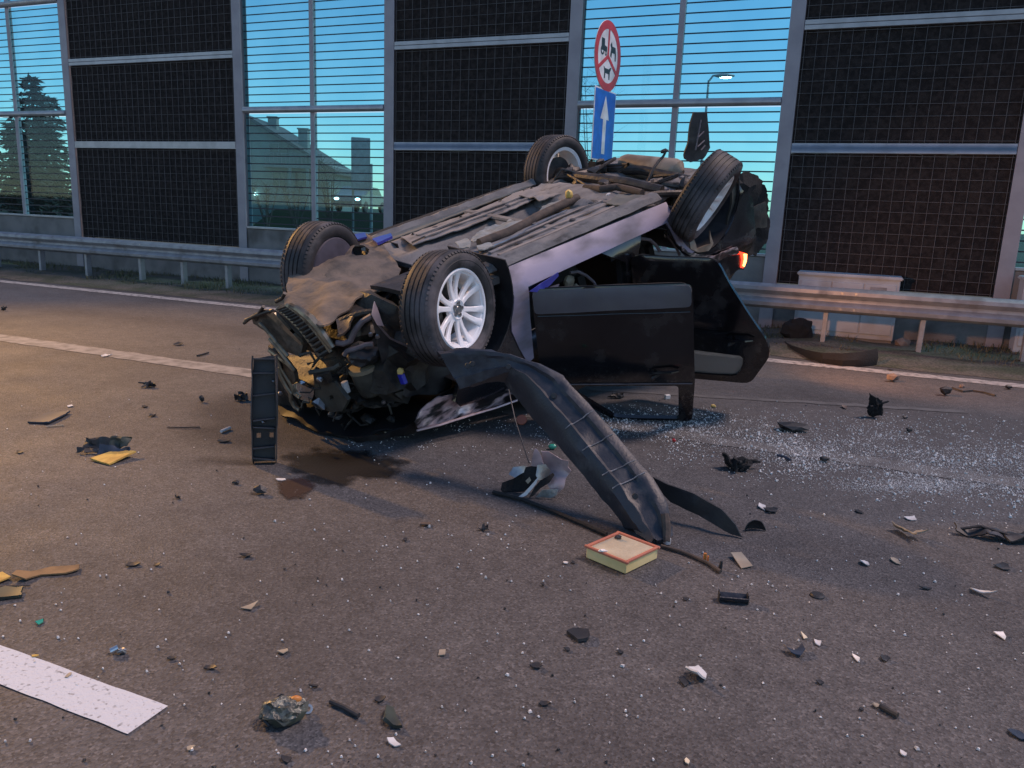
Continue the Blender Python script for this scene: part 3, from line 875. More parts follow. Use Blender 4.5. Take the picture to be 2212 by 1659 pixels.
# far cars with lit headlamps
def far_car(px, dep, label, yaw):
    b = P(px, 440, dep); b.z = -.02
    t = thing('far_car', label, 'car', b, Matrix.Rotation(yaw, 3, 'Z'), 'cars on the road beyond the barrier')
    out = [(-2.1, .35), (-2.15, .75), (-1.95, .95), (-1.3, 1.0), (-.75, 1.42), (.7, 1.45), (1.35, 1.02), (2.0, .92), (2.12, .6), (2.05, .3)]
    mb = MB(); mb.prism(out, -.84, .84, Matrix(((1, 0, 0, 0), (0, 0, 1, 0), (0, 1, 0, 0), (0, 0, 0, 1)))); mb.obj('body', M['car_far'], t, bevel=.05, seg=2)
    mb = MB(); mb.prism([(-1.2, 1.02), (-.72, 1.38), (.66, 1.4), (1.2, 1.04)], -.846, .846, Matrix(((1, 0, 0, 0), (0, 0, 1, 0), (0, 1, 0, 0), (0, 0, 0, 1)))); mb.obj('window', M['dark_glass'], t, smooth=0)
    for x in (-1.35, 1.35):
        for y in (-.78, .78):
            mb = MB(); mb.lathe([(0, -.1), (.28, -.1), (.32, -.07), (.32, .07), (.28, .1), (0, .1)], 18, Matrix.Translation((x, y, .32)) @ Matrix.Rotation(pi / 2, 4, 'X')); mb.obj('wheel', M['rubber'], t)
    for y in (-.62, .62):
        mb = MB(); mb.lump((2.07, y, .72), (.06, .15, .075), 1, .05, 2); mb.obj('headlamp', M['head_lit'], t)
    return t
eb = P(785, 440, 46); eb.z = 0
mb = MB(); mb.prism([(-6, -.1), (6, -.1), (4.2, 1.2), (-4.2, 1.2)], -3.2, 3.2, Matrix(((1, 0, 0, 0), (0, 0, 1, 0), (0, 1, 0, 0), (0, 0, 0, 1)))); o = struct(mb, 'embankment', M['field']); o.location = eb
c_ = far_car(779, 46, 'dark car with two lit headlamps behind the second clear bay, below the billboard', radians(-100)); c_.location.z = 1.2
far_car(-24, 33, 'car with a bright headlamp behind the left pane, cut by the picture edge', radians(-92))
w = P(552, 419, HD - .3) - hb
mb = MB(); mb.lump(w, (.12, .10, .13), 1, .1, 2); mb.obj('wall_lamp', M['head_lit'], house)

# the street lamp of this road that throws orange light on the wreck from the left
M['sodium_lens'] = mat('sodium_lens', (.9, .6, .2), .3, emit=(1.0, .50, .12), estr=12.0)
sl, lc = street_lamp(RD(-18.2, 11.0), 8.6, 2.2, -N, 'tall street lamp with orange lens behind the guardrail far left', mlens=M['sodium_lens'])
sld = bpy.data.lights.new('street_lamp_light', 'SPOT'); sld.energy = 5000.0; sld.spot_size = radians(48); sld.spot_blend = 1.0; sld.color = (1.0, .52, .14); sld.shadow_soft_size = .25
slo = bpy.data.objects.new('street_lamp_light', sld); COL.objects.link(slo); slo.location = RD(-18.2, 11.0) + lc - Vector((0, 0, .35)); slo.rotation_euler = (slo.location - Vector((-2.6, 5.6, .3))).to_track_quat('Z', 'Y').to_euler()

# ------------------------------------------------------------------ the overturned car (built in its own frame, lying on its roof)
car = thing('overturned_car', 'black estate car lying upside down on its roof with crushed front end', 'car', CART, CARR)
def cpart(mb, name, m, parent=None, **k):
    return mb.obj(name, m, parent or car, **k)
def yside(z, x=0):
    """half width of the body at height z"""
    y = .93
    if z > 1.0: y -= (z - 1.0) * .42
    if z < .46: y -= (.46 - z) ** 1.3 * 1.15
    y -= .05 * max(0, (abs(x + 1.4) - 1.5)) ** 1.5
    return y
def arc(c, r, a0, a1, n):
    return [(c[0] + r * cos(radians(a0 + (a1 - a0) * i / n)), c[1] + r * sin(radians(a0 + (a1 - a0) * i / n))) for i in range(n + 1)]
upper = [(-3.30, .46), (-3.48, .58), (-3.55, .92), (-3.50, 1.14), (-3.38, 1.32), (-3.14, 1.60), (-2.92, 1.67), (-1.9, 1.69), (-1.12, 1.65), (-.86, 1.56), (-.26, 1.16), (.06, 1.08)]
right_out = arc((0, .38), .52, 80, 188, 14) + [(-2.30, .31)] + arc((-2.80, .38), .48, 190, -2, 18)[::1]
right_out = arc((0, .38), .52, 82, 190, 14) + [(-2.325, .31)]
right_out += arc((-2.80, .38), .48, -6, 186, 20)[0:] 
right_out += upper + [(.12, 1.0)]
fd_hole = smooth_poly([(-.64, .44), (-1.68, .44), (-1.71, 1.1), (-1.66, 1.55), (-1.12, 1.57), (-.60, 1.18), (-.62, .9)], 1)
rd_hole = smooth_poly([(-1.80, .44), (-2.20, .45), (-2.33, .66), (-2.50, .84), (-2.70, 1.0), (-2.72, 1.14), (-2.62, 1.5), (-1.80, 1.56)], 1)
qw_hole = smooth_poly([(-2.84, 1.17), (-3.24, 1.2), (-3.06, 1.47), (-2.78, 1.5)], 1)
# right flank, split where the band with dust and violet light in its colour runs: lower painted sill and arch strip are a part of their own
low_out = arc((0, .38), .52, 152, 190, 8) + [(-2.325, .31)] + arc((-2.80, .38), .48, -6, 60, 8) + [(-2.50, .80), (-2.335, .66), (-2.21, .44), (-.655, .44), (-.635, .66), (-.62, .98), (-.56, 1.0), (-.50, .86), (-.45, .70)]
def rfn(sgn, infl=0.0):
    return lambda u, v: (u, sgn * (yside(v, u) + infl + .006 * nz(u * 3, v * 4, sgn)), v)
mb = MB(); mb.sheet(right_out, [fd_hole, rd_hole, qw_hole], .09, rfn(-1, -.006), .03); cpart(mb, 'right_side_panel', M['black_paint'])
mb = MB(); mb.sheet(low_out, [], .055, rfn(-1, .004), .012); cpart(mb, 'right_sill', M['sill_violet_lit'])
left_out = right_out
wl1 = smooth_poly([(-.66, 1.2), (-1.66, 1.2), (-1.62, 1.54), (-1.14, 1.55)], 1)
wl2 = smooth_poly([(-1.78, 1.2), (-2.70, 1.2), (-2.6, 1.5), (-1.78, 1.54)], 1)
mb = MB(); mb.sheet([(x, z) for x, z in left_out], [wl1, wl2, qw_hole], .1, rfn(1, 0), .03); cpart(mb, 'left_side_panel', M['black_dull'])
# underside turn of the sill
for sgn, nm in ((-1, 'right_sill_flange'), (1, 'left_sill_flange')):
    mb = MB()
    mb.sheet([(-.42, 0), (-2.32, 0), (-2.30, .12), (-.46, .12)], [], .05, lambda u, v: (u, sgn * (.785 - v), .302 - .05 * sin(v / .12 * pi) + .006 * nz(u * 6, v * 9)), .02)
    cpart(mb, nm, M['under_dust'])
# floor pan
def floorz(x, y):
    z = .335
    a = abs(y)
    if a < .20: z += .09 * (1 - (a / .20) ** 2)
    z -= .045 * math.exp(-((a - .52) / .06) ** 2)
    z -= .018 * math.exp(-((x + 1.35) / .05) ** 2) + .018 * math.exp(-((x + 2.05) / .05) ** 2)
    z += .010 * nz(x * 5, y * 7, 1) + .005 * nz(x * 14, y * 14, 2)
    if .26 < a < .46 or .58 < a < .72: z -= .010 * max(0, sin(x * 26)) 
    return z
mb = MB(); mb.sheet([(-3.35, -.60), (-3.35, .60), (-2.33, .66), (-2.28, .78), (-.46, .80), (-.30, .50), (-.30, -.50), (-.46, -.80), (-2.28, -.78), (-2.33, -.66)], [], .055, lambda u, v: (u, v, floorz(u, v)), -.05)
cpart(mb, 'floor_pan', M['under_dust'])
def shield(name, pts, z, m, amp=.012, step=.05, par=None, th=.008, seed=0):
    mb = MB(); mb.sheet(pts, [], step, lambda u, v: (u, v, z + amp * nz(u * 6 + seed, v * 8, 4) + .5 * amp * nz(u * 17, v * 19, seed)), -th)
    return cpart(mb, name, m, par)
def rag(pts, amp=.02, step=.06, seed=0):
    out = []
    for i, q in enumerate(densify(pts, step)):
        out.append((q.x + amp * nz(i * 1.9, seed, 1), q.y + amp * nz(i * 1.9, seed, 9)))
    return out
shield('undershield', rag([(-.60, -.30), (-.62, -.72), (-1.3, -.74), (-2.16, -.70), (-2.22, -.42), (-1.7, -.26), (-1.1, -.26)], .009, .08, 3), .285, M['under_shield'], seed=1)
shield('undershield', rag([(-.55, .26), (-.62, .52), (-1.5, .50), (-2.16, .60), (-2.25, .30), (-1.7, .22), (-1.0, .20)], .009, .08, 5), .283, M['under_shield'], seed=2)
shield('undershield_strip', rag([(-.50, .56), (-.52, .76), (-2.20, .77), (-2.2, .64)], .008, .1, 7), .292, M['under_green'], .006, seed=3)
shield('undershield_patch', rag([(-1.95, -.70), (-1.97, -.50), (-2.24, -.42), (-2.30, -.70)], .02, .06, 9), .262, M['under_green'], .02, seed=4)
shield('undershield_flap', rag([(-1.80, .10), (-1.86, .42), (-2.22, .50), (-2.34, .20), (-2.1, .05)], .03, .06, 11), .258, M['under_shield'], .03, seed=5)
rb = random.Random(31)
plug = MB().lathe([(0, -.006), (.018, -.006), (.026, -.002), (.028, .004), (0, .004)], 14).mesh('floor_plug'); plug.materials.append(M['plastic'])
boltm = MB().lathe([(0, -.009), (.006, -.009), (.007, 0), (.014, .0), (.014, .003), (0, .003)], 8).mesh('shield_bolt'); boltm.materials.append(M['dark_metal'])
for (x, y) in ((-.75, -.66), (-1.25, -.68), (-1.75, -.66), (-2.1, -.60), (-.7, .46), (-1.2, .45), (-1.7, .5), (-2.1, .52)):
    o = bpy.data.objects.new('shield_bolt', boltm); COL.objects.link(o); o.parent = car; o.location = (x, y, .272)
for (x, y) in ((-.95, -.55), (-1.55, -.52), (-1.95, -.36), (-1.3, .36), (-1.6, .30), (-.9, .42)):
    o = bpy.data.objects.new('floor_plug', plug); COL.objects.link(o); o.parent = car; o.location = (x, y, .273)
for (y, z) in ((-.60, .270), (-.50, .268), (-.38, .270), (.30, .268), (.40, .268)):
    mb = MB(); mb.sheet([(-.70, y - .018), (-2.05, y - .014), (-2.05, y + .014), (-.70, y + .018)], [], .06, lambda u, v: (u, v, z + .004 * nz(u * 6, y * 9)), -.012); cpart(mb, 'pressed_rib', M['under_shield'], bevel=0)
def hs(name, px, z, amp, seed):
    pts = [cz(*V3(*q), z) for q in px]
    shield(name, rag([(p.x, p.y) for p in pts], .01, .04, seed), z, M['heat_shield'], amp, .03, seed=seed)
hs('heat_shield', [(860, 850), (930, 780), (1010, 715), (1150, 690), (1260, 640), (1390, 630), (1370, 690), (1250, 740), (1130, 800), (1000, 850), (900, 880)], .272, .03, 21)
hs('heat_shield', [(1500, 600), (1560, 530), (1740, 465), (1780, 490), (1640, 560), (1540, 610)], .268, .025, 22)
hs('gearbox_cover', [(715, 860), (830, 820), (870, 870), (860, 935), (760, 915)], .262, .02, 23)
hs('bracket_plate', [(930, 905), (1060, 870), (1090, 900), (1000, 945), (945, 950)], .25, .02, 24)
def ptube(name, px, V, z, r, m, n=10, parent=None):
    mb = MB(); mb.tube([cz(*V(*q), z) for q in px], r, n); return cpart(mb, name, m, parent)
ptube('exhaust_pipe', [(950, 880), (1080, 830), (1240, 770), (1400, 690), (1500, 630), (1620, 570), (1760, 505), (1900, 440)], V3, .265, .036, M['rust'], 14)
ptube('fuel_line', [(1080, 905), (1200, 858), (1370, 780), (1400, 750), (1600, 650), (1800, 560)], V3, .268, .007, M['steel'], 6)
ptube('brake_line', [(300, 870), (600, 730), (900, 610), (1200, 500)], V3, .272, .006, M['dark_metal'], 6)
ptube('brake_line', [(900, 1010), (1300, 830), (1700, 650), (2100, 480)], V3, .274, .007, M['dark_metal'], 6)
mb = MB(); mb.lump(cz(*V4(590, 655), .21), (.035, .035, .045), 2, .15, 2); cpart(mb, 'yellow_plug', M['yellow'])
mb = MB(); mb.lump(cz(*V4(970, 652), .25), (.03, .015, .012), 2, .2, 1); cpart(mb, 'white_clip', M['white_plastic'])
# crossmembers and fuel tank
for x in (-1.36, -2.06):
    mb = MB(); mb.box((x, 0, .29), (.07, 1.15, .03)); cpart(mb, 'crossmember', M['under_dust'], bevel=.012)
mb = MB(); mb.lump((-2.15, .05, .34), (.30, .50, .10), 5, .18, 3, None, 2.2); cpart(mb, 'fuel_tank', M['under_dust'])
# rear suspension: subframe, arms, springs, dampers, muffler
rs = MB()
rs.tube([(-2.55, -.62, .30), (-2.50, -.3, .25), (-2.50, .3, .25), (-2.55, .62, .30)], .045, 10)
rs.tube([(-3.02, -.55, .34), (-3.05, 0, .30), (-3.02, .55, .34)], .045, 10)
rs.tube([(-2.55, .45, .28), (-3.02, .42, .32)], .04, 8); rs.tube([(-2.55, -.45, .28), (-3.02, -.42, .32)], .04, 8)
cpart(rs, 'rear_subframe', M['dark_metal'])
for sgn in (1, -1):
    for (a, b, r) in (((-2.62, .35, .28), (-2.78, .74, .33), .028), ((-2.98, .38, .32), (-2.86, .74, .35), .034), ((-2.30, .52, .30), (-2.74, .74, .36), .030), ((-2.8, .3, .44), (-2.8, .72, .50), .024)):
        mb = MB(); mb.tube([(a[0], sgn * a[1], a[2]), ((a[0] + b[0]) / 2, sgn * (a[1] + b[1]) / 2, (a[2] + b[2]) / 2 - .012), (b[0], sgn * b[1], b[2])], r, 8); cpart(mb, 'suspension_arm', M['dark_metal'])
    mb = MB()
    hel = [(-2.95 + .062 * cos(t * .55), sgn * .50 + .062 * sin(t * .55), .30 + .0042 * t) for t in range(62)]
    mb.tube(hel, .009, 6); cpart(mb, 'coil_spring', M['dark_metal'])
    mb = MB(); mb.tube([(-2.74, sgn * .62, .28), (-2.70, sgn * .60, .72)], .028, 10); cpart(mb, 'damper', M['dark_metal'])
    mb = MB(); mb.lump((-2.80, sgn * .68, .36), (.10, .06, .12), 3, .4, 2); cpart(mb, 'wheel_knuckle', M['dark_metal'])
rnd = random.Random(5)
for k in range(12):
    x, y = rnd.uniform(-3.0, -2.35), rnd.uniform(-.5, .62)
    mb = MB()
    if k % 2: mb.lump((x, y, rnd.uniform(.21, .28)), (rnd.uniform(.03, .09), rnd.uniform(.03, .07), .03), k, .5, 1)
    else: mb.tube([(x, y, .27), (x + rnd.uniform(-.2, .2), y + rnd.uniform(-.15, .15), rnd.uniform(.17, .24)), (x + rnd.uniform(-.3, .3), y + rnd.uniform(-.3, .3), .27)], rnd.uniform(.008, .018), 6)
    cpart(mb, 'suspension_bracket', M['dark_metal'])
mb = MB(); m0, m1 = Vector((-3.14, .30, .30)), Vector((-3.14, -.34, .30))
mb.tube([m0 + Vector((0, .05, .02)), m0, m0 + Vector((0, -.03, 0)), m1 + Vector((0, .03, 0)), m1, m1 - Vector((0, .05, -.02))], [.03, .09, .105, .105, .09, .03], 18); cpart(mb, 'muffler', M['muffler'])
mb = MB(); mb.tube([cz(*V4(745, 590), .26), cz(*V4(900, 600), .24), cz(*V4(1050, 580), .25), cz(*V4(1190, 610), .26), cz(*V4(1300, 640), .27)], .032, 12); cpart(mb, 'tail_pipe', M['rust'])
mb = MB(); mb.tube([cyy(*V4(1330, 580), -.42), cyy(*V4(1360, 510), -.42), cyy(*V4(1410, 400), -.42), cyy(*V4(1460, 330), -.42), cyy(*V4(1500, 290), -.42), cyy(*V4(1525, 245), -.42)], [.016, .015, .014, .013, .012, .010], 8)
q = cyy(*V4(1515, 232), -.42); mb.lump(q, (.04, .03, .02), 4, .5, 2); cpart(mb, 'snapped_link_rod', M['dark_metal'])
mb = MB(); mb.tube([cyy(*V4(1370, 660), -.55), cyy(*V4(1450, 645), -.55), cyy(*V4(1560, 610), -.62)], .018, 8); cpart(mb, 'stabiliser_bar', M['mauve'])
mb = MB(); mb.tube([cyy(*V4(1350, 540), -.45), cyy(*V4(1470, 625), -.5)], .012, 6); cpart(mb, 'stabiliser_link', M['mauve'])

# ---- wheels
TR, TW = .365, .235
tyre_prof = [(.252, .085), (.262, .108), (.285, .120), (.315, .121), (.338, .113), (.352, .098), (.360, .085), (.3635, .068)]
for yy in (.055, .018, -.018, -.055):
    tyre_prof += [(.365, yy + .010), (.357, yy + .008), (.357, yy - .000), (.365, yy - .002)]
tyre_prof += [(.3635, -.068), (.360, -.085), (.352, -.098), (.338, -.113), (.315, -.121), (.285, -.120), (.262, -.108), (.252, -.085)]
mb = MB(); mb.lathe(tyre_prof, 64)
# shoulder blocks
for k in range(72):
    a = 2 * pi * k / 72
    for sg_ in (1, -1):
        mb.box((.3495 * cos(a), .3495 * sin(a), sg_ * .0975), (.018, .020, .016), Matrix.Rotation(a, 3, 'Z') @ Matrix.Rotation(-sg_ * .75, 3, 'Y'))
# raised sidewall ring
mb.lathe([(.300, .1195), (.303, .1225), (.308, .1225), (.311, .1195)], 64)
tyre_me = mb.mesh('tyre', smooth=35); tyre_me.materials.append(M['rubber'])
mb = MB(); mb.lathe([(.255, .098), (.246, .104), (.236, .100), (.230, .085), (.215, .06), (.205, -.02), (.225, -.09), (.255, -.10), (.250, -.085), (.222, -.075), (.200, -.02), (.205, .05), (.222, .085)], 64, closed=True)
mb.lathe([(0, .060), (.045, .062), (.060, .070), (.066, .064), (.078, .058), (.082, .035), (.06, .02), (0, .02)], 36)
rim_me = mb.mesh('rim', smooth=40); rim_me.materials.append(M['alloy'])
def spoke_mesh():
    mb = MB()
    secs = [(.050, .019, .066, .022), (.09, .0165, .062, .022), (.13, .0155, .064, .020), (.17, .0175, .072, .018), (.205, .021, .084, .018), (.236, .029, .098, .018)]
    vs = []; fs = []
    for (x, w, z, t) in secs:
        vs += [(x, -w, z - t), (x, -w, z - .004), (x, -w * .7, z), (x, w * .7, z), (x, w, z - .004), (x, w, z - t)]
    for i in range(len(secs) - 1):
        for j in range(6):
            a = i * 6 + j; b = i * 6 + (j + 1) % 6
            fs.append((a, b, b + 6, a + 6))
    fs += [tuple(range(6)), tuple(reversed(range(len(vs) - 6, len(vs))))]
    mb.add(vs, fs)
    return mb.mesh('spoke', smooth=30)
spoke_me = spoke_mesh(); spoke_me.materials.append(M['alloy'])
mb = MB(); mb.lathe([(0, -.005), (.165, -.005), (.165, -.025), (0, -.025)], 40); mb.lathe([(0, .03), (.06, .03), (.07, -.0), (.07, -.09), (0, -.09)], 24); mb.box((.14, 0, -.02), (.07, .16, .09))
hub_me = mb.mesh('wheel', smooth=30); hub_me.materials.append(M['dark_metal'])
mb = MB()
mb.lathe([(.006, .058), (.006, .053), (.0125, .053), (.0125, .062), (.008, .062)], 12, closed=True)
bolt_me = mb.mesh('wheel_bolt', smooth=30); bolt_me.materials.append(M['steel'])
mb = MB(); mb.lathe([(0, .0712), (.018, .0712), (.020, .069), (.026, .069), (.028, .0735), (.032, .0735), (.034, .066)], 28)
cap_me = mb.mesh('centre_cap', smooth=30); cap_me.materials.append(M['steel'])
def wheel(center, n_out, spin, up=(0, 0, 1), label=None):
    """center and outward axis given in car coordinates"""
    m = frame(n_out, up).to_4x4() @ Matrix.Rotation(spin, 4, 'Z')
    m.translation = Vector(center)
    w = bpy.data.objects.new('wheel', hub_me); COL.objects.link(w); w.parent = car; w.matrix_local = m @ Matrix.Scale(1.035, 4)
    if label: w['label'] = label
    for nm, me in (('tyre', tyre_me), ('rim', rim_me), ('centre_cap', cap_me)):
        o = bpy.data.objects.new(nm, me); COL.objects.link(o); o.parent = w
    for k in range(12):
        o = bpy.data.objects.new('spoke', spoke_me); COL.objects.link(o); o.parent = w; o.rotation_euler = (0, 0, 2 * pi * (k + .14 * (-1) ** k) / 12)
    for k in range(5):
        o = bpy.data.objects.new('wheel_bolt', bolt_me); COL.objects.link(o); o.parent = w
        a = 2 * pi * k / 5 + .3
        o.location = (.040 * cos(a), .040 * sin(a), .010)
    return w
C3 = CARR.transposed()
def nview(px, py, comp, right, up_):
    """axis with a given component towards the viewer and the rest along the picture's right / up"""
    v = -ray(px, py).normalized()
    lat = (CR * right + CU * up_).normalized()
    lat = (lat - v * lat.dot(v)).normalized()
    return C3 @ (v * comp + lat * sqrt(1 - comp * comp))
n_fr = nview(987, 668, .60, 1, -.06)
q = cyy(987, 668, -.98)
wheel(q - n_fr * .06, n_fr, .2, label='front wheel nearest the camera with bright many-spoked alloy rim')
n_fl = nview(690, 578, -.62, -1, .10)
wfl = wheel(CARI @ P(700, 586, 6.05), n_fl, .5)
mb = MB(); mb.lathe([(.02, -.118), (.12, -.125), (.25, -.112), (.258, -.10), (.25, -.108), (.12, -.118), (.02, -.11)], 40); o = mb.obj('dust_shield', M['mauve_dark'], wfl)
n_rl = nview(1205, 378, -.66, -1, .04)
wheel(CARI @ P(1203, 378, 7.75), n_rl, .9)
n_rr = nview(1530, 425, .14, .84, -.54)
wheel(CARI @ P(1521, 425, 6.45), n_rr, .4, label='rear wheel knocked askew and leaning to the right')

# front axle bits seen between wheel and body
mb = MB(); mb.tube([(0, -.35, .30), (.0, -.60, .32), (0, -.86, .36)], .032, 8); cpart(mb, 'drive_shaft', M['dark_metal'])
mb = MB(); mb.tube([(0, .35, .30), (.0, .60, .32), (0, .76, .36)], .032, 8); cpart(mb, 'drive_shaft', M['dark_metal'])
for sgn in (-1, 1):
    mb = MB(); mb.sheet([(-.30, .32), (.20, .28), (.12, .62), (-.05, .76)], [], .06, lambda u, v: (u, sgn * v, .27 + .05 * v + .01 * nz(u * 9, v * 9)), -.03); cpart(mb, 'control_arm', M['dark_metal'])
    mb = MB(); mb.tube([(-.05, sgn * .60, .45), (-.10, sgn * .58, .95)], [.03, .05], 10); cpart(mb, 'strut', M['dark_metal'])
# arch liners: curved black shells round each wheel well
def archliner(cx, r, a0, a1, y0, y1, nm='arch_liner'):
    mb = MB()
    L = radians(a1 - a0) * r
    mb.sheet([(0, y0), (L, y0), (L, y1), (0, y1)], [], .07, lambda u, v: (cx + r * cos(radians(a0) + u / r) * (1 + .01 * nz(u * 8, v * 8)), v, .38 + r * sin(radians(a0) + u / r)), .008)
    return cpart(mb, nm, M['plastic'])
archliner(0, .515, 85, 202, -.925, -.30)
archliner(0, .515, 60, 190, .42, .90)
archliner(-2.8, .475, -5, 185, -.90, -.42)
archliner(-2.8, .475, -5, 185, .42, .90)

# ---- body closing panels: roof, bonnet, windscreen, tailgate, pillars, bumper
def roofz(x, y):
    return 1.685 + .03 * (1 - (y / .66) ** 2) + .022 * nz(x * 3, y * 3, 3) - .05 * max(0, -x - 2.4)
mb = MB(); mb.sheet([(-1.02, -.60), (-1.02, .60), (-2.95, .62), (-2.95, -.62)], [], .09, lambda u, v: (u, v, min(roofz(u, v), 1.70 if u > -1.6 else 9)), .02); cpart(mb, 'roof', M['black_paint'])
mb = MB(); mb.sheet([(0, -.60), (0, .60), (.86, .72), (.86, -.72)], [], .07, lambda u, v: (-1.00 + u * .86, v, 1.66 - u * .56 + .04 * nz(u * 4, v * 4, 7) - .05 * (1 - (v / .7) ** 2) * 0), .006); cpart(mb, 'windscreen', M['shatter_glass'])
mb = MB(); mb.sheet([(0, -.62), (0, .62), (.62, .74), (.62, -.74)], [], .09, lambda u, v: (-2.96 - u * .72, v, 1.66 - u * .62), .006); cpart(mb, 'rear_window', M['window_glass'])
mb = MB(); mb.sheet([(-.76, .60), (.76, .60), (.78, .95), (.74, 1.26), (-.74, 1.26), (-.78, .95)], [], .09, lambda u, v: (-3.56 - .06 * cos(u) + .10 * max(0, v - 1.1), u, v), .03); cpart(mb, 'tailgate', M['black_paint'])
# bonnet, buckled against the road
def bonnet(u, v):
    f = (u + .45) / 1.30
    z = 1.13 - .10 * f + .10 * max(0, f - .35) * (1 - abs(v) * .3) + .045 * nz(u * 3.2, v * 3.0, 5) + .02 * nz(u * 9, v * 9, 2)
    w = CARM @ Vector((u, v, z))
    if w.z < .012: z -= (.012 - w.z) / .949
    return (u, v, z)
mb = MB(); mb.sheet(rag([(-.45, -.78), (-.45, .78), (.35, .80), (.78, .62), (.88, .2), (.86, -.25), (.70, -.62), (.30, -.80)], .03, .1, 2), [], .06, bonnet, -.014); cpart(mb, 'bonnet', M['black_dull'])
# cabin: dark seats and dash so that the open doorways have depth
def seat(x, y):
    mb = MB()
    mb.box((x, y, .62), (.52, .50, .16)); mb.box((x - .32, y, .98), (.16, .48, .66), Matrix.Rotation(-.2, 3, 'Y')); mb.box((x - .40, y, 1.38), (.10, .26, .17))
    return cpart(mb, 'seat', M['interior'], bevel=.045, seg=2)
for y in (-.38, .38): seat(-1.22, y)
mb = MB(); mb.box((-2.10, 0, .64), (.50, 1.25, .18)); mb.box((-2.42, 0, 1.0), (.16, 1.25, .66), Matrix.Rotation(-.22, 3, 'Y')); cpart(mb, 'rear_bench', M['interior'], bevel=.05, seg=2)
mb = MB(); mb.box((-.52, 0, .98), (.34, 1.36, .26)); cpart(mb, 'dashboard', M['interior'], bevel=.06, seg=2)
mb = MB(); mb.lathe([(.175, -.016), (.19, 0), (.175, .016), (.16, 0)], 28, Matrix.Translation((-.80, .38, 1.02)) @ Matrix.Rotation(radians(65), 4, 'Y'), closed=True); cpart(mb, 'steering_wheel', M['plastic'])
for x in (-1.74,):
    for sgn in (-1, 1):
        mb = MB(); mb.sheet([(x - .06, .40), (x + .06, .40), (x + .05, 1.1), (x + .03, 1.62), (x - .03, 1.62), (x - .05, 1.1)], [], .07, lambda u, v: (u, sgn * (yside(v) - .055), v), .05); cpart(mb, 'centre_pillar', M['plastic'])
for sgn in (-1, 1):
    mb = MB(); mb.tube([(-.28, sgn * .80, 1.14), (-.62, sgn * .72, 1.38), (-.98, sgn * .62, 1.62)], .035, 8); cpart(mb, 'windscreen_pillar', M['plastic'])
# hanging trim seen in the front doorway
def ytube(name, px, V, y, r, m, n=8):
    mb = MB(); mb.tube([cyy(*V(*q), y) for q in px], r, n); return cpart(mb, name, m)
ytube('belt_trim', [(600, 1410), (680, 1400), (760, 1440), (830, 1500), (860, 1560), (870, 1620)], V4, -.80, .012, M['mauve'])
ytube('belt_trim', [(1190, 1130), (1290, 1080), (1370, 1090), (1430, 1140), (1470, 1200)], V4, -.80, .014, M['mauve'])
ytube('belt_trim', [(1540, 1050), (1590, 1110), (1640, 1190), (1660, 1240)], V4, -.82, .012, M['mauve'])
mb = MB(); q = cyy(*V4(590, 1495), -.78); mb.lump(q, (.055, .03, .05), 3, .25, 2); q = cyy(*V4(650, 1545), -.78); mb.lump(q, (.03, .025, .025), 4, .3, 2); cpart(mb, 'yellow_clip', M['beige'])
mb = MB(); q = cyy(*V6(1040, 170), -.80); mb.lump(q, (.03, .012, .035), 3, .4, 2); cpart(mb, 'chrome_latch', M['chrome'])
mb = MB(); mb.sheet([(p.x, p.z) for p in [cyy(*V4(*q), -.955) for q in [(200, 1590), (380, 1470), (480, 1405), (485, 1440), (400, 1530), (300, 1600)]]], [], .04, lambda u, v: (u, -.962 + .01 * nz(u * 9, v * 9), v), .006); cpart(mb, 'blue_lit_strip', M['blue_lit'])  # patch of blue beacon light, built as a coloured strip
mb = MB(); mb.sheet([(p.x, p.z) for p in [cyy(*V4(*q), -.90) for q in [(330, 1600), (400, 1555), (500, 1520), (470, 1580), (420, 1600)]]], [], .03, lambda u, v: (u, -.90, v), .01); cpart(mb, 'sill_scuff_plate', M['sill_violet_lit'])

# ---- doors
def door(name, hinge, ang, sag, outline, hole, clad, label, handle, tilt=0.0):
    A = radians(ang)
    def sw(x, y, z):
        dx, dy = x - hinge[0], y - hinge[1]
        return (hinge[0] + cos(A) * dx - sin(A) * dy, hinge[1] + sin(A) * dx + cos(A) * dy, z + sag + tilt * dx)
    f = lambda off: (lambda u, v: sw(u, -(yside(v) + off + .013 * nz(u * 2.7, v * 3.2, 1)), v))
    mb = MB(); mb.sheet(outline, [hole], .06, f(.012), .03)
    d = cpart(mb, name, M['black_paint'])
    d['label'] = label
    mb = MB(); mb.sheet([(x * .97 + outline[0][0] * .03, min(z, 1.12) * .97 + .02) for x, z in outline if z < 1.25], [], .08, f(-.035), .03); mb.obj('inner_trim', M['interior'], car).parent = d
    if clad:
        mb = MB(); mb.sheet(clad, [], .05, f(.024), .012); mb.obj('cladding', M['cladding'], car).parent = d
    if handle:
        hx, hz_ = handle
        mb = MB(); y = -(yside(hz_) + .022)
        pts = [sw(hx + .10, y, hz_), sw(hx + .075, y - .03, hz_), sw(hx - .06, y - .036, hz_ - .006), sw(hx - .11, y - .012, hz_ - .008)]
        mb.tube(pts, [.010, .014, .015, .009], 8); mb.obj('door_handle', M['black_paint'], car).parent = d
        mb = MB(); mb.lump(sw(hx + .05, y + .002, hz_ + .035), (.06, .012, .018), 3, .1, 2); mb.obj('handle_recess', M['plastic'], car).parent = d
    return d, sw
fd_out = round_poly([(-.69, .42), (-1.80, .42), (-1.80, 1.19), (-1.765, 1.66), (-1.16, 1.64), (-.69, 1.22)], .05)
fd_win = round_poly([(-.84, 1.25), (-1.68, 1.25), (-1.665, 1.635), (-1.18, 1.615)], .03)
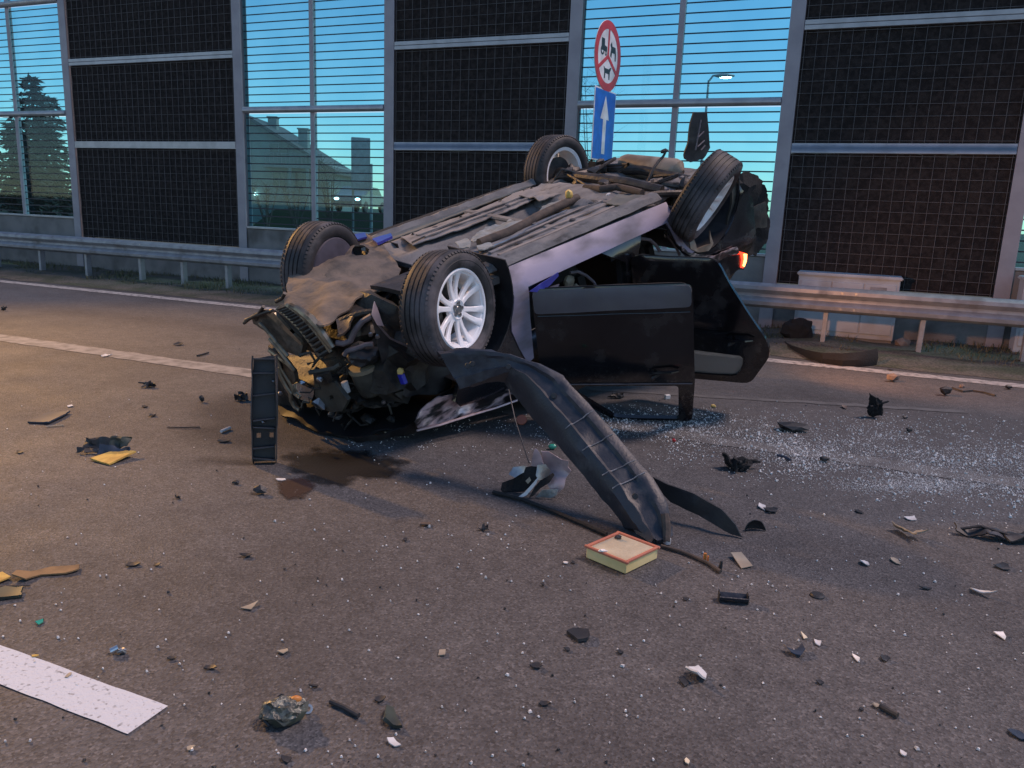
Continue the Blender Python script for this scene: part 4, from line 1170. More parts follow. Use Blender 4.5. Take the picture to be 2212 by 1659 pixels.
fd, sw_f = door('front_door', (-.70, -.92), 55, .055, fd_out, fd_win, round_poly([(-.70, .425), (-1.79, .425), (-1.79, .58), (-.70, .60)], .035), 'black front door hanging open towards the camera, grey lower edge', (-1.58, 1.09))
mb = MB(); mb.tube([sw_f(-.72 - 1.06 * i / 8, -(yside(1.225) + .018), 1.225) for i in range(9)], .0055, 6); mb.obj('belt_seal', M['mauve'], car).parent = fd
mb = MB(); mb.tube([sw_f(-.72 - 1.06 * i / 8, -(yside(.62) + .016 + .013 * nz((-.72 - 1.06 * i / 8) * 2.7, .62 * 3.2, 1)), .62) for i in range(9)], .004, 6); mb.obj('crease_line', M['black_paint'], car).parent = fd
rd_out = round_poly([(-1.76, .42), (-2.44, .42), (-2.53, .60), (-2.68, .84), (-2.80, 1.02), (-2.83, 1.20), (-2.64, 1.56), (-1.82, 1.60), (-1.78, 1.2)], .07)
rd_win = smooth_poly([(-1.84, 1.235), (-2.58, 1.235), (-2.62, 1.28), (-2.56, 1.46), (-2.48, 1.50), (-1.86, 1.53)], 1)
rd, sw_r = door('rear_door', (-1.75, -.92), 71, .14, rd_out, rd_win, None, 'black rear door swung wide open behind the front door', (-2.6, 1.06))
mb = MB(); mb.sheet(rd_win, [], .12, lambda u, v: sw_r(u, -(yside(v) - .005), v), .004); mb.obj('window', M['window_glass'], car).parent = rd

# ---- rear corner: lamp, torn bumper, liner scraps
def ysheet(name, px, V, y, m, amp=.03, step=.05, th=.01, par=None, raga=.0, seed=0, lean=0.0):
    pts = [cyy(*V(*q), y) for q in px]
    c = sum((p.x for p in pts)) / len(pts)
    pl = [(p.x, p.z) for p in pts]
    if raga: pl = rag(pl, raga, .05, seed)
    mb = MB(); mb.sheet(pl, [], step, lambda u, v: (u, y + amp * nz(u * 5 + seed, v * 5, seed) + amp * .4 * nz(u * 13, v * 13, seed) + lean * (u - c), v), th)
    return cpart(mb, name, m, par)
ysheet('torn_bumper', [(1440, 890), (1560, 855), (1680, 850), (1800, 900), (1870, 980), (1850, 1020), (1900, 1130), (1940, 1250), (1920, 1500), (1960, 1620), (1900, 1800), (1760, 2050), (1500, 2060), (1330, 2060), (1250, 1700), (1350, 1400), (1400, 1150)], V5, -.78, M['cloth_black'], .07, .06, .02, raga=.03, seed=3)
ysheet('bumper_foam', [(1400, 1000), (1500, 990), (1500, 1380), (1470, 1620), (1330, 1600), (1400, 1300)], V5, -.875, M['engine_olive'], .02, .05, .02, seed=4)
ysheet('bumper_scrap', [(1720, 1350), (1900, 1260), (1930, 1480), (1920, 1640), (1700, 1660)], V5, -.86, M['dark_metal'], .03, .05, .012, raga=.015, seed=5)
ysheet('torn_liner_flap', [(860, -30), (1000, -30), (1015, 240), (1035, 480), (960, 640), (840, 700), (775, 650), (770, 600), (815, 300)], V5, -.50, M['plastic'], .02, .035, .015, seed=6, lean=.3)
mb = MB()
for a, b in (((960, 80), (880, 520)), ((1000, 250), (920, 330)), ((1010, 380), (910, 470)), ((1020, 450), (960, 520))):
    mb.tube([cyy(*V5(*a), -.545), cyy(*V5(*b), -.545)], .006, 6)
cpart(mb, 'flap_ribs', M['mauve'])
ysheet('arch_scrap', [(1750, 1110), (1800, 1060), (1830, 1180), (1960, 1130), (1960, 1000), (1990, 1130), (1940, 1200), (1850, 1215), (1760, 1180)], V4, -.93, M['muffler'], .02, .03, .01, seed=8)
ysheet('bumper_edge', [(1190, 290), (1250, 350), (1350, 372), (1500, 385), (1640, 330), (1730, 300), (1745, 360), (1640, 390), (1540, 440), (1400, 400), (1280, 390), (1200, 340)], V6, -.945, M['pink_lit_paint'], .02, .04, .012, raga=.012, seed=9)
ysheet('rear_quarter', [(1500, 430), (1640, 395), (1760, 370), (1790, 520), (1740, 520), (1600, 630), (1560, 520)], V6, -.935, M['black_paint'], .01, .05, .02, seed=10)
lp = [cyy(*V6(*q), -.94) for q in [(1765, 350), (1812, 365), (1806, 440), (1780, 505), (1762, 500), (1775, 420)]]
mb = MB(); mb.sheet([(p.x, p.z) for p in lp], [], .03, lambda u, v: (u, -.948, v), .05); tl = cpart(mb, 'tail_lamp', M['tail_red'])
lp = [cyy(*V6(*q), -.94) for q in [(1782, 365), (1808, 368), (1803, 435), (1782, 490), (1772, 480), (1786, 420)]]
mb = MB(); mb.sheet([(p.x, p.z) for p in lp], [], .03, lambda u, v: (u, -.957, v), .008); tg = mb.obj('lit_segment', M['tail_glow'], car); tg.parent = tl
tld = bpy.data.lights.new('tail_lamp_light', 'SPOT'); tld.energy = 110.0; tld.spot_size = radians(100); tld.spot_blend = .8; tld.color = (1.0, .40, .14); tld.shadow_soft_size = .06
tlo = bpy.data.objects.new('tail_lamp_light', tld); COL.objects.link(tlo); tlo.location = CARM @ lp[2] + T * .25 + N * .05; tlo.rotation_euler = (-(T * .75 + N * .9 - Vector((0, 0, .25)))).to_track_quat('Z', 'Y').to_euler()
ysheet('blue_lit_edge', [(470, 1240), (480, 1215), (690, 1215), (690, 1240)], V4, -.5, M['blue_lit'], .0, .05, .01) if False else None

# ---- crushed front end
def zsheet(name, px, V, z, m, amp=.02, step=.05, th=.01, slope=None, par=None, raga=0, seed=0, holes=()):
    pts = [cz(*V(*q), z) for q in px]
    pl = [(p.x, p.y) for p in pts]
    if raga: pl = rag(pl, raga, .05, seed)
    hl = [[(p.x, p.y) for p in [cz(*V(*q), z) for q in h]] for h in holes]
    mb = MB(); mb.sheet(pl, hl, step, lambda u, v: (u, v, z + amp * nz(u * 5 + seed, v * 5, seed) + amp * .4 * nz(u * 14, v * 14, seed + 3) + (slope(u, v) if slope else 0)), -th)
    return cpart(mb, name, m, par)
def fsheet(name, px, V, off, m, amp=.02, step=.04, th=.012, par=None, raga=0, seed=0, holes=()):
    """sheet on the slanting plane of the crushed front"""
    nrm = Vector((1, -.25, 0)).normalized(); ux = Vector((.25, 1, 0)).normalized(); uz = Vector((0, 0, 1))
    P3 = [cfront(*V(*q), off) for q in px]; o0 = P3[0]
    pl = [((p - o0).dot(ux), (p - o0).dot(uz)) for p in P3]
    if raga: pl = rag(pl, raga, .04, seed)
    hl = []
    for h in holes:
        hl.append([((p - o0).dot(ux), (p - o0).dot(uz)) for p in [cfront(*V(*q), off) for q in h]])
    mb = MB(); mb.sheet(pl, hl, step, lambda u, v: o0 + ux * u + uz * v + nrm * (amp * nz(u * 6 + seed, v * 6, seed) + amp * .5 * nz(u * 17, v * 17, seed)), th)
    return cpart(mb, name, m, par)
def ftube(name, px, V, off, r, m, n=8, par=None):
    mb = MB(); mb.tube([cfront(*V(*q[:2]), off + (q[2] if len(q) > 2 else 0)) for q in px], r, n); return cpart(mb, name, m, par)
zsheet('undertray', [(520, 955), (560, 850), (590, 715), (680, 620), (800, 495), (930, 425), (1120, 370), (1340, 330), (1460, 400), (1560, 500), (1660, 600), (1610, 730), (1470, 790), (1300, 855), (1150, 950), (1030, 1010), (900, 1130), (760, 1060), (640, 985)], V1, .25, M['undertray'], .045, .035, .012, slope=lambda u, v: .12 * max(0, u - .45) - .03 * sin(v * 4), raga=.012, seed=3,
       holes=[smooth_poly([(1180, 500), (1210, 455), (1290, 440), (1375, 480), (1360, 520), (1310, 540), (1215, 535)], 1)])
zsheet('wheel_house_rim', [(700, 560), (900, 400), (1100, 330), (1320, 280), (1340, 330), (1100, 390), (930, 450), (720, 600)], V1, .22, M['blue_lit'], .015, .05, .015, seed=9)
zsheet('torn_blue_lit_strip', [(1390, 345), (1570, 285), (1585, 320), (1440, 385)], V1, .18, M['blue_lit'], .01, .04, .02, seed=10)  # blue beacon light shaped as a strip
zsheet('subframe_plate', [(1030, 1000), (1300, 850), (1480, 790), (1600, 730), (1590, 900), (1480, 960), (1400, 1060), (1280, 1090), (1150, 1200), (1060, 1260), (1040, 1130)], V1, .33, M['dark_metal'], .05, .05, .015, raga=.02, seed=4)
# lower radiator support: two chords and rungs
e0, e1 = cfront(*V1(470, 1015), 0), cfront(*V1(900, 1500), 0)
f0, f1 = cfront(*V1(560, 985), 0), cfront(*V1(990, 1440), 0)
def crv(a, b, t, bow):
    return a.lerp(b, t) + Vector((0, 0, -bow * sin(t * pi)))
mb = MB()
for a, b in ((e0, e1), (f0, f1)):
    mb.tube([crv(a, b, t / 8, .05) for t in range(9)], .014, 8)
rsup = cpart(mb, 'radiator_support', M['gold_lit_metal'])
for k in range(15):
    t = .03 + .94 * k / 14
    mb = MB(); mb.tube([crv(e0, e1, t, .05), crv(f0, f1, t, .05)], [.015, .015], 6); o = mb.obj('rung', M['dark_metal'] if t < .85 else M['plastic'], car); o.parent = rsup
fsheet('support_back', [(470, 1020), (560, 990), (700, 1090), (850, 1260), (990, 1440), (900, 1500), (740, 1340), (600, 1160)], V1, -.05, M['engine'], .01, .05, .02, seed=5)
mb = MB()
lip = [cfront(*V1(*q), .02) for q in [(590, 985), (680, 1030), (790, 1115), (880, 1220), (950, 1320), (1005, 1400)]]
mb.tube(lip, [.018, .026, .03, .03, .028, .022], 8); cpart(mb, 'gold_lit_lip', M['gold_lit_metal'])
fsheet('radiator', [(350, 1075), (430, 1040), (560, 1140), (700, 1290), (720, 1370), (700, 1490), (560, 1440), (420, 1280), (250, 1160), (240, 1110)], V1, .02, M['radiator'], .015, .03, .05, seed=6)
fsheet('radiator_frame', [(360, 1070), (440, 1065), (700, 1350), (705, 1375), (690, 1370)], V1, .05, M['gold_lit_metal'], .004, .04, .02)
ftube('radiator_tube', [(300, 1160), (370, 1230), (480, 1370), (575, 1480)], V1, .06, .014, M['gold_lit_metal'])
ftube('radiator_tube', [(390, 1310), (470, 1400), (560, 1520), (640, 1620)], V1, .07, .013, M['gold_lit_metal'])
ftube('radiator_tube', [(450, 610), (500, 740), (560, 830), (600, 900), (630, 980), (690, 1025)], V2, .08, .012, M['gold_lit_metal'])
ftube('radiator_tube', [(470, 735), (510, 830), (560, 920), (600, 980), (605, 1050), (640, 1110), (690, 1140)], V2, .10, .015, M['gold_lit_metal'])
ftube('radiator_tube', [(395, 560), (500, 640), (580, 700), (640, 760)], V2, .03, .016, M['gold_lit_metal'])
fsheet('condenser', [(380, 520), (450, 560), (640, 760), (660, 860), (600, 900), (470, 700), (370, 560)], V2, .0, M['radiator'], .03, .04, .03, seed=7, raga=.01)
for px in ([(150, 300), (200, 260), (290, 210), (340, 140)], [(165, 275), (260, 230), (380, 190), (430, 180)], [(460, 95), (520, 60), (545, 10)]):
    ftube('torn_bracket', px, V2, .05, .012, M['dark_metal'])
fsheet('torn_bracket_plate', [(240, 210), (330, 180), (430, 170), (400, 220), (300, 240), (250, 290)], V2, .04, M['dark_metal'], .03, .03, .012, seed=11, raga=.01)
fsheet('lamp_housing', [(620, 890), (680, 870), (740, 900), (820, 960), (810, 1040), (760, 1060), (680, 1010), (630, 950)], V2, .06, M['chrome'], .03, .03, .03, seed=12, raga=.008)
fsheet('mounting_plate', [(830, 880), (900, 860), (1010, 880), (1080, 960), (1150, 1050), (1100, 1150), (1000, 1160), (900, 1130), (840, 1000)], V2, .06, M['engine_olive'], .015, .04, .03, seed=13, holes=[[(980, 1000), (1010, 995), (1020, 1030), (990, 1040)]])
fsheet('bracket_box', [(820, 800), (950, 790), (970, 880), (940, 900), (830, 890)], V2, .08, M['engine'], .01, .04, .04, seed=14)
mb = MB(); mb.lump(cfront(*V2(880, 842), .10), (.02, .03, .02), 5, .3, 2); cpart(mb, 'bolt_head', M['steel'])
fsheet('bumper_remains', [(400, 560), (480, 640), (600, 880), (690, 1060), (760, 1200), (700, 1290), (560, 1230), (470, 1080), (440, 860), (390, 700)], V2, -.06, M['engine'], .05, .04, .03, seed=21, raga=.015)
fsheet('grille_frame', [(430, 640), (470, 640), (560, 860), (640, 1050), (700, 1150), (660, 1170), (590, 1060), (500, 860)], V2, .03, M['plastic'], .03, .04, .02, seed=22, raga=.008)
# block of the engine and gearbox behind it all
mb = MB(); mb.lump((.22, -.10, .66), (.36, .60, .36), 4, .45, 4, None, 2.6); cpart(mb, 'engine_block', M['engine'])
mb = MB(); mb.lump((.30, -.58, .72), (.26, .20, .26), 9, .5, 3, None, 2.8); cpart(mb, 'gearbox', M['engine'])
mb = MB(); mb.lump((.42, -.02, .93), (.34, .56, .16), 6, .4, 4, None, 2.4); cpart(mb, 'front_filler', M['engine'])  # filler lump added to hide the orange-lit bonnet behind
mb = MB(); mb.box((-.32, 0, .70), (.05, 1.5, .75)); cpart(mb, 'bulkhead', M['engine'], bevel=.02)
# coolant reservoir: a squat can with a clamp band
c0 = cpl(*V2(1300, 720), (1, -1, 0), 1.10); c1 = cpl(*V2(1395, 985), (1, -1, 0), 1.10)
ax = (c1 - c0)
mb = MB(); mb.tube([c0, c0 + ax * .08, c0 + ax * .5, c1 - ax * .08, c1], [.085, .095, .092, .075, .06], 20); cpart(mb, 'reservoir', M['engine_olive'])
mb = MB(); mb.tube([c0 - ax * .02, c0 + ax * .10], .101, 20); cpart(mb, 'clamp_band', M['beige'])
c2 = cpl(*V2(1300, 600), (1, -1, 0), 1.08)
mb = MB(); mb.lump(c2, (.10, .13, .07), 3, .35, 3); cpart(mb, 'intake_duct', M['plastic'])
def etube(name, px, d, r, m):
    mb = MB(); mb.tube([cpl(*V2(*q), (1, -1, 0), d) for q in px], r, 8); cpart(mb, name, m)
etube('coolant_hose', [(1040, 490), (1110, 500), (1180, 470), (1230, 360), (1300, 280), (1390, 230)], 1.12, .020, M['mauve'])
etube('coolant_hose', [(1120, 610), (1150, 570), (1240, 545), (1330, 510), (1400, 505)], 1.14, .018, M['mauve'])
etube('coolant_hose', [(780, 780), (900, 760), (1020, 740), (1080, 700)], 1.16, .016, M['engine_olive'])
etube('coolant_hose', [(1060, 300), (1150, 250), (1300, 200), (1400, 190)], 1.05, .022, M['engine'])
rnd = random.Random(12)
for k in range(26):
    a = (rnd.uniform(760, 1650), rnd.uniform(520, 1180)); pts = [a]
    for j in range(3): pts.append((pts[-1][0] + rnd.uniform(-110, 130), pts[-1][1] + rnd.uniform(-90, 100)))
    etube('cable', pts, rnd.uniform(1.05, 1.16), rnd.uniform(.004, .010), M['engine'] if k % 3 else M['engine_olive'])
for k in range(16):
    a = (rnd.uniform(800, 1700), rnd.uniform(700, 1250))
    mb = MB(); q = cpl(*V2(*a), (1, -1, 0), rnd.uniform(1.03, 1.12)); mb.lump(q, (rnd.uniform(.02, .06), rnd.uniform(.02, .06), rnd.uniform(.02, .05)), k, .6, 1); cpart(mb, 'engine_fitting', M['engine'] if k % 4 else M['steel'], smooth=0)
mb = MB(); mb.tube([cpl(*V2(1120, 870), (1, -1, 0), 1.18), cpl(*V2(1150, 965), (1, -1, 0), 1.18)], .024, 8); cpart(mb, 'white_connector', M['white_plastic'])
mb = MB(); q = cpl(*V2(1685, 840), (1, -1, 0), 1.24); mb.box(q, (.03, .05, .07), Matrix.Rotation(.3, 3, 'X')); cpart(mb, 'blue_tag', M['bluetag'], bevel=.004)
mb = MB(); q = cpl(*V2(1662, 765), (1, -1, 0), 1.24); mb.lump(q, (.025, .03, .025), 2, .4, 1); cpart(mb, 'yellow_connector', M['yellow'])
for q_ in ((1375, 410), (1440, 430), (1890, 600), (500, 980), (1500, 1065)):
    mb = MB(); q = cpl(*V2(*q_), (1, -1, 0), 1.2); mb.lump(q, (.018, .014, .022), 6, .5, 1); cpart(mb, 'bright_fitting', M['steel'], smooth=0)
# inner wing in front of the near wheel
ysheet('inner_wing', [(1395, 200), (1430, 300), (1480, 360), (1560, 445), (1680, 510), (1800, 555), (1900, 585), (2010, 600), (2150, 800), (2160, 960), (1950, 1000), (1700, 1010), (1560, 900), (1480, 640), (1440, 420)], V2, -.72, M['plastic'], .05, .05, .012, seed=15)
mb = MB(); mb.tube([cyy(*V2(*q), -.74) for q in [(1400, 200), (1450, 320), (1560, 445), (1750, 535), (1900, 585), (2000, 605)]], .007, 6); cpart(mb, 'wing_lip', M['mauve'])
ysheet('torn_wing_tip', [(1385, 220), (1415, 90), (1440, 150), (1470, 250), (1500, 330), (1440, 320)], V2, -.76, M['pink_paint'], .015, .03, .006, seed=16)
# crumpled wing on the road below the wheel
V5c = lambda a, b: (737.3 + a * .3333, 553 + b * .3333)
ysheet('crumpled_wing', [(470, 1070), (560, 965), (620, 910), (780, 895), (860, 855), (1000, 842), (1150, 880), (1140, 930), (1000, 975), (830, 1030), (650, 1090), (500, 1130)], V5c, -.86, M['pink_lit_paint'], .05, .03, .012, raga=.012, seed=17)
ysheet('black_wing_skirt', [(60, 1180), (300, 1150), (480, 1060), (620, 905), (700, 860), (820, 830), (900, 850), (760, 960), (560, 1100), (480, 1150), (250, 1190), (100, 1210)], V5c, -.80, M['black_dull'], .05, .04, .012, raga=.012, seed=18)
mb = MB(); mb.tube([cyy(*V5c(*q), -.90) for q in [(490, 1132), (640, 1095), (830, 1035), (1000, 985), (1140, 935)]], .008, 6); cpart(mb, 'wing_edge', M['pink_paint'])

# ------------------------------------------------------------------ loose pieces of the wreck
def loft(mb, rows, th):
    n = len(rows); m = len(rows[0])
    nr = [[Vector((0, 0, 0)) for _ in range(m)] for _ in range(n)]
    for i in range(n):
        for j in range(m):
            a = rows[min(i + 1, n - 1)][j] - rows[max(i - 1, 0)][j]; b = rows[i][min(j + 1, m - 1)] - rows[i][max(j - 1, 0)]
            nr[i][j] = a.cross(b).normalized()
    b0 = len(mb.v)
    for i in range(n):
        for j in range(m): mb.v.append(rows[i][j])
    for i in range(n):
        for j in range(m): mb.v.append(rows[i][j] + nr[i][j] * th)
    q = n * m
    I = lambda i, j, k=0: b0 + k * q + i * m + j
    for i in range(n - 1):
        for j in range(m - 1):
            mb.f.append((I(i, j), I(i + 1, j), I(i + 1, j + 1), I(i, j + 1)))
            mb.f.append((I(i, j, 1), I(i, j + 1, 1), I(i + 1, j + 1, 1), I(i + 1, j, 1)))
    for i in range(n - 1):
        mb.f.append((I(i, 0), I(i, 0, 1), I(i + 1, 0, 1), I(i + 1, 0)))
        mb.f.append((I(i, m - 1), I(i + 1, m - 1), I(i + 1, m - 1, 1), I(i, m - 1, 1)))
    for j in range(m - 1):
        mb.f.append((I(0, j), I(0, j + 1), I(0, j + 1, 1), I(0, j, 1)))
        mb.f.append((I(n - 1, j), I(n - 1, j, 1), I(n - 1, j + 1, 1), I(n - 1, j + 1)))
    return mb
# wheel-arch liner torn out, one end against the wheel, the other on the road
st = [((944, 758), (994, 840), (991, 842), 4.60), ((1004, 751), (1045, 822), (1040, 830), 4.56), ((1060, 756), (1076, 810), (1066, 824), 4.53), ((1104, 766), (1099, 803), (1088, 826), 4.50), ((1167, 786), (1125, 818), (1106, 850), 4.45),
      ((1217, 811), (1154, 853), (1122, 866), 4.40), ((1234, 833), (1176, 880), (1140, 892), 4.35), ((1270, 870), (1205, 912), (1168, 922), 4.29), ((1317, 923), (1244, 962), (1204, 963), 4.19), ((1370, 986), (1290, 1019), (1248, 1012), 4.08),
      ((1410, 1033), (1330, 1071), (1288, 1062), 3.99), ((1441, 1086), (1366, 1124), (1326, 1108), 3.92), ((1450, 1130), (1388, 1156), (1350, 1140), 3.88), ((1452, 1158), (1402, 1176), (1366, 1166), 3.845)]
rows = []
for (u, k, l, d) in st:
    U_, K_, L_ = P(*u, d), P(*k, d - .02), P(*l, d + .13)
    L_.z = max(L_.z, .012); U_.z = max(U_.z, .012); K_.z = max(K_.z, .012)
    row = [U_ + (U_ - K_) * .0 + Vector((0, .05, -.035)), U_]
    row += [U_.lerp(K_, .14) + Vector((0, -.012, .014)), U_.lerp(K_, .30) + Vector((0, -.013, .015)), U_.lerp(K_, .36) + Vector((0, -.003, .003)), U_.lerp(K_, .72) + Vector((0, -.004, .004)), U_.lerp(K_, .80) + Vector((0, -.014, .014))]
    row += [K_, K_.lerp(L_, .5), L_]
    rows.append(row)
def dense_rows(rows, k):
    out = []
    for a, b in zip(rows, rows[1:]):
        for i in range(k): out.append([x.lerp(y, i / k) for x, y in zip(a, b)])
    return out + [rows[-1]]
drow = dense_rows(rows, 3)
for i, r in enumerate(drow):
    for j in range(len(r)): r[j] = r[j] + Vector((nz(i * .6, j, 1), nz(i * .6, j, 5), nz(i * .6, j, 9))) * (.007 if 2 < i < len(drow) - 4 else .016)
lin = thing('wheel_arch_liner', 'long black plastic wheel arch liner leaning from the front wheel down to the road', 'car part', G(1420, 1172))
iv = inv_of(lin)
mb = MB(); loft(mb, drow, .008); mb.obj('shell', M['liner'], lin, iv, smooth=40)
M['rib_edge'] = mat('scuffed_rib', (.30, .28, .28), .5, col2=(.14, .135, .14), scale=30)
for t in (7.35, 8.25, 9.2, 9.75):
    i = int(t); f = t - i
    a = rows[i][1].lerp(rows[i + 1][1], f); b = rows[i][7].lerp(rows[i + 1][7], f)
    up = Vector((0, -.004, .005))
    mb = MB(); mb.tube([a.lerp(b, .10) + up * 3.0, a.lerp(b, .30) + up * 3.2, a.lerp(b, .40) + up * 1.2, a.lerp(b, .72) + up * 1.3, a.lerp(b, .80) + up * 3.0, a.lerp(b, .97) + up], .0035, 6); mb.obj('rib', M['rib_edge'], lin, iv)
for (x, y, d) in ((1020, 786, 4.5), (1098, 792, 4.46), (1196, 855, 4.36), (1372, 1072, 3.93), (1010, 790, 4.5)):
    w = P(x, y, d - .03)
    mb = MB(); mb.lathe([(0, .004), (.014, .004), (.016, 0), (.016, -.02), (0, -.02)], 14, Matrix.Translation(w) @ frame(-ray(x, y)).to_4x4()); mb.obj('push_clip', M['plastic'], lin, iv)
mb = MB(); mb.tube([P(1436, 1110, 3.87), P(1440, 1140, 3.85), G(1440, 1170, .02)], [.02, .022, .018], 8); mb.obj('rusty_end', M['rust'], lin, iv)
mb = MB(); w = G(1441, 1168, .02); mb.box(w, (.03, .03, .035), Matrix.Rotation(.4, 3, 'Z')); mb.obj('white_end_clip', M['white_plastic'], lin, iv, bevel=.004)
# pointed strip beside it
def depsheet(px, depf, th, step=.04, amp=.01, seed=0, holes=()):
    """sheet through pixel outline, each point at its own distance"""
    k = .0023
    mb = MB()
    pl = [(x * k, y * k) for x, y in px]
    mb.sheet(pl, [[(x * k, y * k) for x, y in h] for h in holes], step, lambda u, v: (lambda w: Vector((w.x, w.y, max(w.z, .008))))(P(u / k, v / k, depf(u / k, v / k) + amp * nz(u * 8 + seed, v * 8, seed))), th)
    return mb
def single(name, mb, m, label, cat, base, smooth=30, group=None, bevel=0):
    b = Vector(base)
    o = mb.obj(name, m, None, Matrix.Translation(-b), smooth=smooth, bevel=bevel)
    o.location = b
    return tag(o, label, cat, group)
single('trim_strip', depsheet([(1412, 1030), (1445, 1046), (1500, 1066), (1560, 1100), (1590, 1133), (1607, 1167), (1565, 1145), (1510, 1112), (1450, 1085), (1436, 1070)], lambda x, y: 4.22 - (x - 1412) / 195 * .28, .012, amp=.02), M['plastic'], 'tapering black trim strip ending in a point right of the long liner', 'car part', G(1600, 1165))
# bumper carrier standing on end
b0 = G(573, 1000); bh = P(565, 762, dep_of(b0)).z
bc = thing('bumper_carrier', 'black ribbed bumper carrier standing on end against the crushed front', 'car part', b0, Matrix.Rotation(radians(14), 3, 'Z') @ Matrix.Rotation(radians(-9), 3, 'X'))
mb = MB(); mb.sheet(rag([(-.062, .01), (.066, .01), (.070, bh * .5), (.060, bh), (-.064, bh * .97), (-.072, bh * .5)], .008, .05, 4), [[(-.045, .155), (-.02, .155), (-.02, .185), (-.045, .185)], [(.03, .155), (.055, .155), (.055, .185), (.03, .185)]], .04, lambda u, v: (u + .02 * (v - .3), .012 * nz(v * 5, u * 5) + .05 * (v - .3) ** 2, v), .010); mb.obj('back_plate', M['plastic'], bc)
for sx in (-1, 1):
    mb = MB(); mb.sheet([(0, .0), (.055, .02), (.06, bh * .5), (.05, bh), (0, bh)], [], .05, lambda u, v: (sx * (.066 + .008 * sin(v * 4) + .006 * nz(v * 9, sx)) + .02 * (v - .3), -u + .05 * (v - .3) ** 2, v), .006); mb.obj('flange', M['plastic'], bc)
for z in (.03, .10, .22, .27, .42, .55, bh - .02):
    mb = MB(); mb.box((.02 * (z - .3), -.025 + .05 * (z - .3) ** 2, z), (.126, .05, .007), Matrix.Rotation(.12 * sin(z * 40), 3, 'Y')); mb.obj('web', M['liner'], bc, smooth=0)
for (x, z) in ((-.005, .255), (.06, .50)):
    mb = MB(); mb.lump((x, -.03, z), (.013, .02, .01), 1, .2, 1); mb.obj('bolt', M['steel'], bc)
mb = MB(); mb.tube([(.070, -.05, .03), (.077, -.055, .3), (.070, -.05, bh)], .004, 5); mb.obj('rusty_edge', M['rust'], bc)
# air filter
fl = [G(1263, 1206), G(1351, 1243), G(1421, 1208)]
ex = (fl[1] - fl[0]); ey = (fl[2] - fl[1]); 
fx = ex.normalized(); fy = Vector((-fx.y, fx.x, 0))
af = thing('air_filter', 'pale yellow rectangular air filter with red rim lying on the road', 'air filter', fl[0], Matrix((fx, fy, Vector((0, 0, 1)))).transposed())
L1, L2, H1 = ex.length, abs(ey.dot(fy)), .058
mb = MB(); mb.box((L1 / 2, L2 / 2, H1 / 2), (L1 - .006, L2 - .006, H1 - .006)); mb.obj('filter_body', M['filter_side'], af, bevel=.004)
mb = MB()
for a, b, c, d in ((L1 / 2, .005, L1 + .014, .014), (L1 / 2, L2 - .005, L1 + .014, .014), (.005, L2 / 2, .014, L2 - .018), (L1 - .005, L2 / 2, .014, L2 - .018)): mb.box((a, b, H1 + .001), (c, d, .013))
mb.obj('rim', M['filter_rim'], af, bevel=.003)
for k in range(17):
    mb = MB(); y = .020 + (L2 - .04) * k / 16
    mb.prism([(y - .005, 0), (y + .005, 0), (y, .006)], .016, L1 - .016, Matrix(((0, 0, 1, 0), (1, 0, 0, 0), (0, 1, 0, H1 - .004), (0, 0, 0, 1)))); mb.obj('pleat', M['paper_yellow'], af, smooth=0)
w = G(1335, 1160, H1 + .01); single('dark_crumb', MB().lump(w, (.018, .012, .010), 3, .5, 2), M['plastic'], 'dark crumb lying on top of the air filter', 'fragment', w)
w = G(1302, 1190, H1 + .008); single('glass_crumb', MB().lump(w, (.022, .012, .008), 8, .6, 2), M['fragments'], 'clear glassy crumb on the air filter near its front rim', 'fragment', w, 0)

# generic small pieces ---------------------------------------------------------
def flat(px, py, wpx, hpx, m, name, label, cat='fragment', seed=0, th=.0035, bend=.15, tilt=.12, ang=None, shape=None, z=.004, fs=1.0):
    """irregular plate lying on the road; size given by its look in the picture"""
    g_ = G(px, py); d = dep_of(g_); k = d / FPX
    el = CAM_H / (g_ - CAM).length
    W = wpx * k; D_ = min(hpx * k / max(el, .12), W * 2.2) * fs
    rnd = random.Random(seed * 17 + 5)
    if shape is None:
        n = rnd.randint(4, 7)
        shape = [(cos(2 * pi * i / n + rnd.uniform(-.25, .25)) * rnd.uniform(.5, 1.15), sin(2 * pi * i / n + rnd.uniform(-.3, .3)) * rnd.uniform(.5, 1.15)) for i in range(n)]
    pts = [(x * W / 2, y * D_ / 2) for x, y in shape]
    mb = MB(); st_ = max(.008, min(W, D_) / 5)
    rt = Matrix.Rotation(ang if ang is not None else 0, 3, 'Z')
    tx, ty = rnd.uniform(-tilt, tilt), rnd.uniform(-tilt, tilt)
    tmp = MB(); tmp.sheet(pts, [], st_, lambda u, v: (u, v, bend * W * ((u / W) ** 2) * 2 + .12 * bend * W * nz(u / W * 4, v / W * 4, seed) + tx * u + ty * v), -th)
    zm = min(v.z for v in tmp.v)
    for v in tmp.v: v.z -= zm
    mb.v = [rt @ v for v in tmp.v]; mb.f = tmp.f
    o = mb.obj(name, m, smooth=35); o.location = (g_.x, g_.y, z)
    return tag(o, label, cat)
def lump(px, py, wpx, hpx, m, name, label, cat='fragment', seed=0, amp=.45, dz=1.0, ang=0.0, sub=2, smooth=0):
    g_ = G(px, py + hpx * .35); d = dep_of(g_); k = d / FPX
    r = Vector((wpx * k / 2, wpx * k / 2 * .7, hpx * k / 2 * dz))
    mb = MB(); mb.lump((0, 0, 0), r, seed, amp * 1.3, sub if smooth else 1, Matrix.Rotation(ang, 3, 'Z'), 2.4)
    zm = min(v.z for v in mb.v)
    for v in mb.v: v.z -= zm
    o = mb.obj(name, m, smooth=smooth or 1); o.location = (g_.x, g_.y, .002)
    return tag(o, label, cat)
